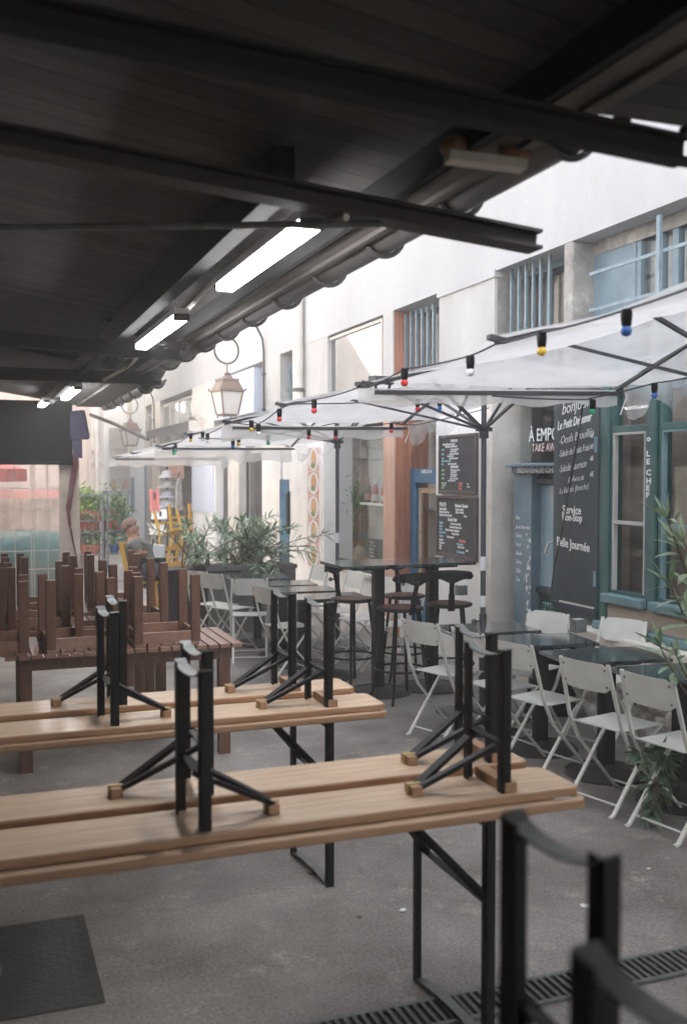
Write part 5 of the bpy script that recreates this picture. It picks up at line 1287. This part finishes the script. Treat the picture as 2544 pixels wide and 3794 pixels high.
# ================================================================ seated man
def skin_mesh(name, nodes, edges, m_, parent, root=0, levels=2):
    me = bpy.data.meshes.new(name); O = Vector(parent.location)
    nodes = [(p, (tuple(v*1.22 for v in r) if isinstance(r, tuple) else r*1.22) if (r if not isinstance(r, tuple) else r[0]) > .012 else r) for p, r in nodes]
    me.from_pydata([Vector(p)-O for p, r in nodes], edges, [])
    o = bpy.data.objects.new(name, me); link(o)
    md = o.modifiers.new('skin', 'SKIN'); md.use_smooth_shade = True
    sv = me.skin_vertices[0].data
    for i, (p, r) in enumerate(nodes):
        sv[i].radius = r if isinstance(r, tuple) else (r, r); sv[i].use_root = (i == root)
    s_ = o.modifiers.new('sub', 'SUBSURF'); s_.levels = levels; s_.render_levels = levels
    dg = bpy.context.evaluated_depsgraph_get(); me2 = bpy.data.meshes.new_from_object(o.evaluated_get(dg))
    o.modifiers.clear(); o.data = me2; me2.materials.clear(); me2.materials.append(m_)
    for p in me2.polygons: p.use_smooth = True
    o.parent = parent; KIDS.setdefault(parent.name, []).append(o); return o
TM = 12.6
def Q(x, y, dt=0): return PT(x/K, y/K, TM+dt)
M_skin = mat('skin', (.36, .19, .125), .55, col2=(.30, .15, .10), scale=8)
M_shirt = mat('olive_shirt', (.155, .165, .145), .85, col2=(.12, .128, .112), scale=9)
M_jean = mat('dark_jeans', (.055, .058, .075), .85, col2=(.035, .038, .05), scale=12)
M_hair = mat('cropped_hair', (.19, .12, .088), .8)
man = thing('person', 'man in a grey green T-shirt and dark trousers sitting on a yellow chair', 'person', tuple(Q(548, 2265)))
man.location.z = 0
torso = [(Q(550, 2118), .145), (Q(534, 2090), (.13, .15)), (Q(518, 2048), (.135, .17)), (Q(503, 2014), (.085, .13)), (Q(495, 1993), .058), (Q(491, 1978), .062), (Q(486, 1960), (.108, .098)), (Q(484, 1942), (.092, .084)), (Q(513, 1964, 0), .016)]
te = [(0, 1), (1, 2), (2, 3), (3, 4), (4, 5), (5, 6), (6, 7), (6, 8)]
body = list(torso); be = list(te)
ARM = {}
for s in (-1, 1):
    k = len(body)
    body += [(Q(503, 2018, s*.17), .055), (Q(520, 2056, s*.20), .046), (Q(546, 2044, s*.10), .034), (Q(554, 2040, s*.075), (.030, .016))]
    be += [(3, k), (k, k+1), (k+1, k+2), (k+2, k+3)]
    w0 = k+3
    for f in range(4):
        j = len(body); body += [(Q(560+f*.8, 2035+f*3.2, s*(.06-.012*f)), .0085), (Q(564-f*.5, 2031+f*4.2, s*(.045-.012*f)), .0075)]; be += [(w0, j), (j, j+1)]
    j = len(body); body += [(Q(556, 2031, s*.05), .010), (Q(561, 2028, s*.03), .008)]; be += [(w0, j), (j, j+1)]
    k = len(body)
    body += [(Q(556, 2122, s*.10), .095), (Q(610, 2114, s*.16), .062), (Q(622, 2205, s*.14), .042), (Q(624, 2222, s*.14), .036), (Q(648, 2226, s*.15), .03)]
    be += [(0, k), (k, k+1), (k+1, k+2), (k+2, k+3), (k+3, k+4)]
skin_mesh('body', body, be, M_skin, man)
sh_ = [(p, (r if not isinstance(r, tuple) else r)) for p, r in torso[:4]]
grow = lambda r, g: (r[0]+g, r[1]+g) if isinstance(r, tuple) else r+g
nod = [(p, grow(r, .014)) for p, r in torso[:4]]+[(Q(497, 2000), .072)]; ed = [(0, 1), (1, 2), (2, 3), (3, 4)]
for s in (-1, 1):
    k = len(nod); nod += [(Q(503, 2018, s*.17), .075), (Q(518, 2050, s*.20), .068)]; ed += [(3, k), (k, k+1)]
skin_mesh('shirt', nod, ed, M_shirt, man)
nod = [(Q(550, 2120), .155)]; ed = []
for s in (-1, 1):
    k = len(nod); nod += [(Q(556, 2122, s*.10), .108), (Q(610, 2114, s*.16), .076), (Q(621, 2195, s*.14), .06)]; ed += [(0, k), (k, k+1), (k+1, k+2)]
skin_mesh('trousers', nod, ed, M_jean, man)
for s in (-1, 1):
    nod = [(Q(622, 2223, s*.14), .045), (Q(640, 2228, s*.15), .043), (Q(655, 2230, s*.155), .034)]; skin_mesh('shoe', nod, [(0, 1), (1, 2)], M_iron, man, levels=1)
b = MB(); hc = Q(483, 1951); b.ball(hc, .112, 1.02, .95, 1.0, 14)
cut = [v for v in b.b.verts if (v.co-hc).dot((Q(505, 1985)-hc).normalized()) > .030]
bmesh.ops.delete(b.b, geom=cut, context='VERTS'); b.build('hair', M_hair, man, True, smooth=180)
b = MB(); b.ball(Q(484, 1966, -.115), .026, .6, .4, 1, 8); b.build('ear', M_skin, man, True, smooth=180)
b = MB(); b.ball(Q(507, 1956, -.045), .010, seg=6); b.build('eye', M_iron, man, True)
b = MB(); p = Q(503, 1984); b.ball(p, .062, .8, .8, .8, 8); b.build('beard', M_hair, man, True, smooth=180)
cup = thing('paper_cup', 'white paper cup in the hands of the seated man', 'cup', tuple(Q(553, 2030)))
b = MB(); b.lathe([(.028, -.03), (.038, .07), (.034, .07), (.026, -.02)], n=12); b.build('cup', M_white, cup)
pb = thing('paper_bag', 'tall white paper bag standing before the seated man', 'bag', tuple(Q(583, 2075)))
pb.location = Q(586, 2108); b = MB(); b.prism([(-.07, 0), (.07, 0), (.095, .30), (-.045, .32)], .07, (0, 0, 0), tuple(RT), (0, 0, 1)); b.build('bag', M_white, pb)
# yellow slatted folding chairs
def yellow_chair(label, loc, rz, tilt=0):
    t = thing('yellow_chair', label, 'chair', loc, rz, 'yellow wooden folding chairs')
    t.rotation_euler = (tilt, 0, rz)
    for sx in (-1, 1):
        b = MB(); b.bar((sx*.2, -.22, 0), (sx*.2, -.16, .40), .028, .045); b.bar((sx*.2, -.16, .40), (sx*.2, -.26, .90), .028, .045); b.build('rear_post', M_yellow, t)
        b = MB(); b.bar((sx*.17, .20, 0), (sx*.17, .16, .38), .028, .04); b.build('leg', M_yellow, t)
    b = MB()
    for k in range(5): b.bb(-.2, .2, -.17+.08*k, -.105+.08*k, .385, .405)
    b.build('seat', M_yellow, t)
    b = MB(); b.bar((-.186, -.245, .84), (.186, -.245, .84), .02, .08); b.build('top_rail', M_yellow, t)
    b = MB(); b.bar((-.186, -.20, .60), (.186, -.20, .60), .02, .06); b.build('mid_rail', M_yellow, t)
    for yy_, xx_ in ((-.21, .186), (.18, .156)):
        b = MB(); b.bar((-xx_, yy_, .20), (xx_, yy_, .20), .02, .03); b.build('stretcher', M_yellow, t)
    return t
yc_ = Q(545, 2270); yellow_chair('yellow chair the man is sitting on', (yc_.x-.02, yc_.y+.0, 0), R(-110))
p = PZ(372, 1330); yellow_chair('yellow chair standing beyond the man in front of the shop', (p.x, p.y, 0), R(60))
p = PT(395, 1240, 15.2); y2 = yellow_chair('yellow chair turned upside down on a bench by the shop door', (p.x, p.y, 1.24), R(20)); y2.rotation_euler = (R(165), 0, R(20))
pt = thing('low_bench', 'low dark bench carrying the upside down yellow chair', 'bench', (p.x, p.y+.1, 0))
b = MB(); b.bb(-.45, .45, -.3, .3, .29, .32); b.build('tabletop', M_stem, pt)
for sx in (-1, 1):
    for sy in (-1, 1):
        b = MB(); b.bar((sx*.4, sy*.25, 0), (sx*.4, sy*.25, .29), .03, .03); b.build('leg', M_iron, pt)
# shop clutter
def clut(nm, label, cat, c, d, m_, rz=0, extra=None):
    o = thing(nm, label, cat, tuple(c), rz); b = MB(); b.bb(-d[0]/2, d[0]/2, -d[1]/2, d[1]/2, -d[2]/2, d[2]/2); b.build('board' if not extra else extra, m_, o, bevel=.004); return o
XC = 4.12
y0, y1 = WY(420, XC), WY(384, XC)
rg = thing('hanging_rug', 'salmon fringed rug hanging in the far shop doorway', 'rug', (XC, (y0+y1)/2, WZ(400, 1084, XC)))
zr0, zr1 = WZ(400, 1080, XC), WZ(400, 1030, XC)
b = MB(); N = 14
for k in range(N):
    a, c_ = y0+(y1-y0)*k/N, y0+(y1-y0)*(k+1)/N; xo = .015*math.sin(k*1.4)
    b.quad((XC+xo, a, zr0), (XC+.015*math.sin((k+1)*1.4), c_, zr0), (XC+.015*math.sin((k+1)*1.4), c_, zr1), (XC+xo, a, zr1))
b.build('cloth', mat('salmon_cloth', (.58, .28, .20), .9, col2=(.62, .44, .34), scale=8, stretch=(1, 6, 1)), rg, True)
b = MB()
for k in range(40): yy = y0+(y1-y0)*(k+.5)/40; b.bar((XC, yy, zr0), (XC+.01, yy, zr0-.09-.03*(k % 3)), .008, .008)
b.build('fringe', M_redwood2, rg, True)
b = MB(); b.tube([(XC, y0-.1, zr1), (XC, y1+.1, zr1)], .015, 6); b.build('rail', M_stem, rg, True)
p = PX(382, 1140, 4.05); ht = thing('hat_stand', 'stand of pale stacked hats at the far shop doorway', 'hat stand', (p.x, p.y, 0))
b = MB(); b.tube([(0, 0, 0), (0, 0, 1.95)], .02, 8).lathe([(.22, 0), (.22, .03), (.03, .06)], n=16); b.build('pole', M_iron, ht)
for k, (z, r_) in enumerate(((1.0, .30), (1.22, .26), (1.44, .27), (1.66, .22))):
    b = MB(); b.lathe([(r_, z), (r_*.6, z+.04), (r_*.5, z+.14), (.02, z+.17)], n=18); b.build('hat', M_white if k != 2 else M_curtain, ht, smooth=50)
M_fadered = mat('faded_red', (.50, .17, .15), .8)
for i, (nm, xl, xr, yt, yb, lean, m_, lab, ct_) in enumerate((('framed_picture', 346, 362, 1120, 1165, .10, M_fadered, 'red framed picture leaning by the far shop door', 'picture'), ('white_poster_board', 346, 389, 1166, 1186, .25, M_white, 'white board leaning below the pale hats', 'board'),
        ('chalk_easel', 386, 424, 1160, 1213, .12, M_chalkb, 'dark chalk easel board by the far shop', 'easel'), ('canvas_offcut', 342, 384, 1198, 1222, .3, M_curtain, 'tan canvas offcut slumped beside the yellow chair', 'canvas'),
        ('hanging_coat', 400, 414, 1092, 1165, 0, M_stone, 'grey coat on the far shop rail', 'coat'))):
    Yo = 16.2-.12*i; a, c_ = PY(xl, yb, Yo), PY(xr, yt, Yo); w_, h_ = c_.x-a.x, c_.z-a.z
    o = thing(nm, lab, ct_, ((a.x+c_.x)/2, Yo, a.z))
    if i == 4:
        b = MB(); b.prism([(-w_/2, 0), (w_/2, 0), (w_*.36, h_*.8), (w_*.1, h_), (-w_*.1, h_), (-w_*.36, h_*.8)], .12, (0, 0, 0), (1, 0, 0), (0, 0, 1)); b.build('cloth', m_, o)
        b = MB(); b.tube([(0, -.06, h_), (0, -.06, h_+.08), (.03, -.06, h_+.1)], .008, 5); b.build('hook', M_iron, o)
    else:
        b = MB(); b.bar((0, 0, 0), (0, lean, h_), w_, .02, up=(0, 1, 0)); b.build('panel', m_, o)
        b = MB()
        for sx in (-1, 1): b.bar((sx*w_/2, -.005, -.02), (sx*w_/2, lean-.005, h_+.02), .03, .035, up=(0, 1, 0))
        b.build('edge_frame', M_stem if i != 0 else M_chalkred, o)
        b = MB(); b.bar((0, .03, h_*.9), (0, lean+.28, -a.z+.02 if a.z > .1 else .02), .03, .03); b.build('prop', M_stem, o)
# slatted awning box on the wall
a, c_ = PX(336, 1003, 3.95), PX(432, 958, 3.95)
yb0_, yb1_ = WY(432, 3.95), WY(336, 3.95); zA = WZ(432, 984, 3.95); zB = WZ(432, 960, 3.95)
aw = thing('awning_box', 'brown slatted box fixed above the far shop front', 'awning box', (4.0, (yb0_+yb1_)/2, zA))
b = MB()
for k in range(4): b.bb(3.93, 3.95, yb0_, yb1_, zA+(zB-zA)*k/4, zA+(zB-zA)*(k+.82)/4)
b.build('front_slats', M_fascia, aw, True)
b = MB(); b.bb(3.95, CF, yb0_, yb0_+.03, zA, zB).bb(3.95, CF, yb0_+.03, yb1_, zB-.02, zB); b.build('case', M_pale, aw, True)
b = MB(); leaves(b, (4.08-aw.location.x, yb0_+.3-aw.location.y, zB+.02-aw.location.z), 60, (.05, .25, .03), .10, .02, .3, 7); b.build('dry_plants', M_stem, aw)
# mint lettered board under the tables
p = PX(1255, 1510, 3.85); sb = thing('sandwich_board', 'black pavement board with mint lettering behind the marble tables', 'sign', (3.85, p.y, 0))
b = MB(); b.bar((0, 0, .02), (.10, 0, .62), .02, .42, up=(1, 0, 0)); b.build('panel', M_chalkb, sb)
b = MB(); b.bar((.24, 0, .02), (.12, 0, .62), .02, .42, up=(1, 0, 0)); b.build('rear_panel', M_chalkb, sb)
for k, tx in enumerate(('OUVERT', 'ME', 'e de')): writing('lettering', tx, .10, (3.838+.016*(3-k)*.9, p.y+.18, .46-.14*k), mat('mint_chalk', (.30, .62, .55), .8) if k == 0 else MATS['mint_chalk'], sb, bold=.002)

# ================================================================ plant racks at the far left
def rack(label, x0, x1, y, d, shelves, h):
    t = thing('plant_rack', label, 'rack', ((x0+x1)/2, y, 0), 0, 'steel plant racks')
    for x in (x0, x1):
        for yy in (y-d/2, y+d/2):
            b = MB(); b.bar((x, yy, 0), (x, yy, h), .035, .035); b.build('post', M_steel, t, True)
    for z in shelves+(h-.02,):
        b = MB(); b.bb(x0, x1, y-d/2, y+d/2, z-.02, z) if z < h-.05 else b.bar((x0, y-d/2, z), (x1, y-d/2, z), .03, .03).bar((x0, y+d/2, z), (x1, y+d/2, z), .03, .03); b.build('shelf' if z < h-.05 else 'top_rail', M_steel, t, True)
    return t
def TQ(x, y, t): return PT(x, y, t)
TR = 17.5
r1 = TQ(186, 1200, TR); r2 = TQ(232, 1200, TR); r3 = TQ(242, 1200, TR+.3); r4 = TQ(292, 1200, TR+.3)
zsA = TQ(210, 1188, TR).z; zsB = TQ(210, 1214, TR).z; zsC = TQ(270, 1210, TR+.3).z; zsD = TQ(270, 1265, TR).z
rack('steel plant rack at the left, against the plastic curtain', r1.x-.25, r2.x, r1.y, .5, (max(.3, zsD), zsB, zsA), TQ(200, 1128, TR).z)
rack('steel plant rack behind the head of the man', r3.x, r4.x, r3.y, .5, (max(.3, zsD), zsC), TQ(260, 1121, TR).z)
pots = [(190, 1187, .16, .36, M_leafy, 'lime green'), (208, 1187, .14, .30, M_leafy, 'yellow green'), (222, 1187, .15, .26, M_leaf2, 'mid green'), (195, 1213, .14, .20, M_leaf2, 'red flowered'), (214, 1213, .14, .18, M_leaf, 'grey green'),
        (267, 1209, .20, .50, M_leaf2, 'round clipped'), (282, 1209, .15, .26, M_leaf2, 'bushy'), (250, 1209, .14, .2, M_leaf, 'red potted'), (196, 1262, .15, .3, M_leaf, 'shaded'), (216, 1262, .14, .26, M_leaf2, 'low shelf'), (262, 1262, .16, .32, M_leaf2, 'blue potted'), (284, 1262, .14, .26, M_leaf, 'small trailing')]
M_bluepot = mat('blue_pot', (.03, .10, .28), .5); M_redpot = mat('red_pot', (.45, .06, .05), .5)
for i, (x, y, r_, h, m_, wd) in enumerate(pots):
    t_ = TR+(.3 if x > 240 else 0); p = TQ(x, y, t_)
    base = min((zsA, zsB, zsC, max(.3, zsD)), key=lambda q: abs(q-p.z))
    o = thing('potted_plant', wd+' potted plant on the '+('upper' if y < 1200 else 'middle' if y < 1220 else 'lower')+' shelf of the '+('left' if x < 240 else 'right')+' rack', 'plant', (p.x, p.y, base+.002), 0, 'potted plants on the racks')
    b = MB(); b.lathe([(.07, 0), (.10, .13), (.11, .13), (.11, .16), (.08, .16)], n=12); b.build('pot', (M_terra, M_redpot, M_bluepot, M_terra)[(0, 0, 3, 1, 3, 0, 2, 1, 0, 3, 2, 0)[i]], o)
    b = MB(); leaves(b, (0, 0, .17+h*.5), int(300*(h/.3)), (r_*.5, r_*.5, h*.33), .085, .03, .3, 20+i); b.build('foliage', m_, o)
    if 'red' in wd:
        b = MB(); rr = random.Random(i)
        for k in range(26): b.ball((rr.gauss(0, r_*.5), rr.gauss(0, r_*.5), .17+h*rr.uniform(.5, 1)), .022, seg=6)
        b.build('flowers', M_redpot, o)
# ================================================================ canvas panel, plastic curtain and what shows through it
YP = 12.4
xr_ = PY(166, 1000, YP).x; zt0 = PY(80, 1058, YP).z; xe = PY(184, 1200, YP).x
dp = thing('dark_awning', 'dark canvas panel closing the top of the market end', 'canvas', (xr_-1, YP, zt0))
b = MB(); b.bb(-3.6, xr_, YP, YP+.03, zt0, 2.62); b.build('canvas', mat('dark_canvas', (.007, .007, .008), .9), dp, True)
b = MB(); b.tube([(-3.6, YP-.01, zt0), (xr_, YP-.01, zt0)], .02, 6); b.build('hem_bar', M_beamdark, dp, True)
cu = thing('plastic_curtain', 'clear creased plastic curtain hanging below the dark canvas', 'curtain', (xr_-1, YP, 0))
b = MB(); rows = []
for j in range(13):
    z = zt0+.02-(zt0-.1)*j/12; row = []
    for k in range(50):
        x = -2.5+(xe+2.5)*k/49; row.append(b.b.verts.new((x, YP+.045+.02*math.sin(x*9+.4*math.sin(z*5))+.012*math.sin(x*23), z)))
    rows.append(row)
for j in range(12):
    for k in range(49): b.b.faces.new((rows[j][k], rows[j][k+1], rows[j+1][k+1], rows[j+1][k]))
b.build('sheet', M_clearer, cu, True, smooth=80)
b = MB(); b.bb(xe-.24, xe, YP+.075, YP+.085, .1, zt0+.05); b.build('side_strip', mat('beige_canvas', (.50, .44, .38), .85, col2=(.44, .38, .33), scale=4), cu, True)
wf = thing('wire_fence', 'pale wire mesh panel behind the plastic curtain', 'fence', (xr_-1, YP+.2, 0))
b = MB()
for x in (0, 35, 72, 78, 110, 142): q = PY(x, 1200, YP+.2); b.bar((q.x, YP+.2, .1), (q.x, YP+.2, zt0), .008, .008)
for y in (1060, 1115, 1163, 1210, 1258, 1300): q = PY(70, y, YP+.21); b.bar((-2.5, YP+.21, q.z), (PY(145, y, YP+.21).x, YP+.21, q.z), .012, .012)
b.build('mesh', M_pale, wf, True)
tm = thing('tarpaulin', 'green tarpaulin heaped over goods behind the curtain', 'tarpaulin', (.3, 13.6, 0))
b = MB(); rows = []; zc_ = PY(80, 1222, 13.2).z
for j in range(10):
    row = []
    for k in range(40):
        x = -2.4+(PY(176, 1250, 13.2).x+2.4)*k/39; a = j/9
        z = zc_*(1-a**2.2)+.022*math.sin(x*3.1+a*2)+.012*math.sin(x*7.7+1.7*math.sin(x*2)+a*5); y = 13.9-1.0*a+.04*math.sin(x*3.3+2*math.sin(a*4))+.02*math.sin(x*11+a*13)
        row.append(b.b.verts.new((x, y, max(.01, z))))
    rows.append(row)
for j in range(9):
    for k in range(39): b.b.faces.new((rows[j][k], rows[j][k+1], rows[j+1][k+1], rows[j+1][k]))
b.build('sheet', mat('green_tarp', (.012, .085, .065), .5, col2=(.008, .05, .042), scale=4), tm, True, smooth=180)
rp = thing('red_parasol', 'red parasol edge seen through the plastic curtain', 'parasol', (-.9, 16.5, 0))
a = PY(62, 1064, 16.5); b = MB(); zlo = PY(60, 1092, 16.5).z
for k in range(10):
    a0, a1 = 2*math.pi*k/10, 2*math.pi*(k+1)/10; R_ = a.x+.9
    c0, c1 = Vector((-.9+R_*math.cos(a0), 16.5+R_*math.sin(a0), a.z-.05)), Vector((-.9+R_*math.cos(a1), 16.5+R_*math.sin(a1), a.z-.05))
    b.quad(c0, c1, (-.9, 16.5, a.z+.45), (-.9, 16.5, a.z+.4501)); b.quad(c0, c1, c1+Vector((0, 0, zlo-a.z)), c0+Vector((0, 0, zlo-a.z)))
b.build('canopy', mat('red_cloth', (.34, .10, .09), .8), rp, True)
b = MB(); b.tube([(-.9, 16.5, 0), (-.9, 16.5, a.z+.4)], .025, 8); b.build('pole', M_pole, rp, True)
b = MB(); q = PY(40, 1128, 18); b.bb(-4, PY(150, 1128, 18).x, 18, 18.05, PY(40, 1138, 18).z, PY(40, 1118, 18).z)
o = b.build('red_banner', mat('coral_band', (.60, .30, .26), .8)); tag(o, 'coral red band across the wall behind the plastic curtain', 'banner')
sg = thing('shed_wall', 'pale corrugated hoarding behind the wire mesh and green tarpaulin', 'hoarding', (-1, 18.3, 0))
b = MB(); x = -4; xq = PY(181, 1100, 18.3).x
while x < xq: b.bb(x, x+.16, 18.3, 18.36, 0, 3.2).bb(x+.16, x+.24, 18.33, 18.35, 0, 3.2); x += .24
b.build('sheeting', mat('pale_sheeting', (.55, .45, .38), .8, col2=(.47, .38, .32), scale=3), sg, True)
# cloth bag and strap hanging at the panel corner, slanting awning pole
p = PT(182, 978, 12.0); cb_ = thing('cloth_bag', 'dark purple cloth bag hanging at the roof end', 'bag', tuple(p))
b = MB(); b.prism([(-.10, .20), (.07, .22), (.13, -.10), (.12, -.135), (-.08, -.14), (-.10, -.10)], .07, (0, 0, 0), tuple(RT), (0, 0, 1))
b.build('cloth', mat('purple_cloth', (.06, .055, .10), .9, col2=(.04, .036, .07), scale=6), cb_, bevel=.02)
b = MB(); b.prism([(-.08, -.14), (.03, -.14), (.03, -.36), (-.06, -.34)], .05, (0, 0, 0), tuple(RT), (0, 0, 1)); b.build('tail', MATS['purple_cloth'], cb_)
b = MB(); pts = [PT(x, y, 12.05) for x, y in ((176, 1010), (172, 1060), (164, 1110), (156, 1165), (160, 1200), (172, 1260), (185, 1330))]
for q0, q1, w_ in zip(pts, pts[1:], (.07, .07, .06, .035, .02, .02)): b.bar(q0, q1, w_, .01, up=tuple(FW))
o = b.build('strap', mat('maroon_strap', (.11, .035, .045), .8)); tag(o, 'maroon strap dangling below the purple cloth bag', 'strap')
b = MB(); b.tube([PT(207, 947, 12.4), PT(262, 968, 12.0), PT(338, 1003, 11.4)], .022, 7); o = b.build('awning_pole', M_fascia)
tag(o, 'slanting brown awning pole crossing in front of the farther lantern', 'pole')
# ================================================================ added haze: thin even volume that lifts the blacks and fades contrast
hz = MB(); hz.bb(-14, 12, -16, 75, -1, 12)
mh_ = bpy.data.materials.new('fade_haze'); mh_.use_nodes = True; _n = mh_.node_tree.nodes; _n.clear()
_v = _n.new('ShaderNodeVolumePrincipled'); _v.inputs['Color'].default_value = (.96, .96, .97, 1); _v.inputs['Density'].default_value = .008; _v.inputs['Anisotropy'].default_value = .0
_o = _n.new('ShaderNodeOutputMaterial'); mh_.node_tree.links.new(_v.outputs[0], _o.inputs['Volume'])
hz.build('haze', mh_, kind='stuff')
sc.cycles.volume_bounces = 1
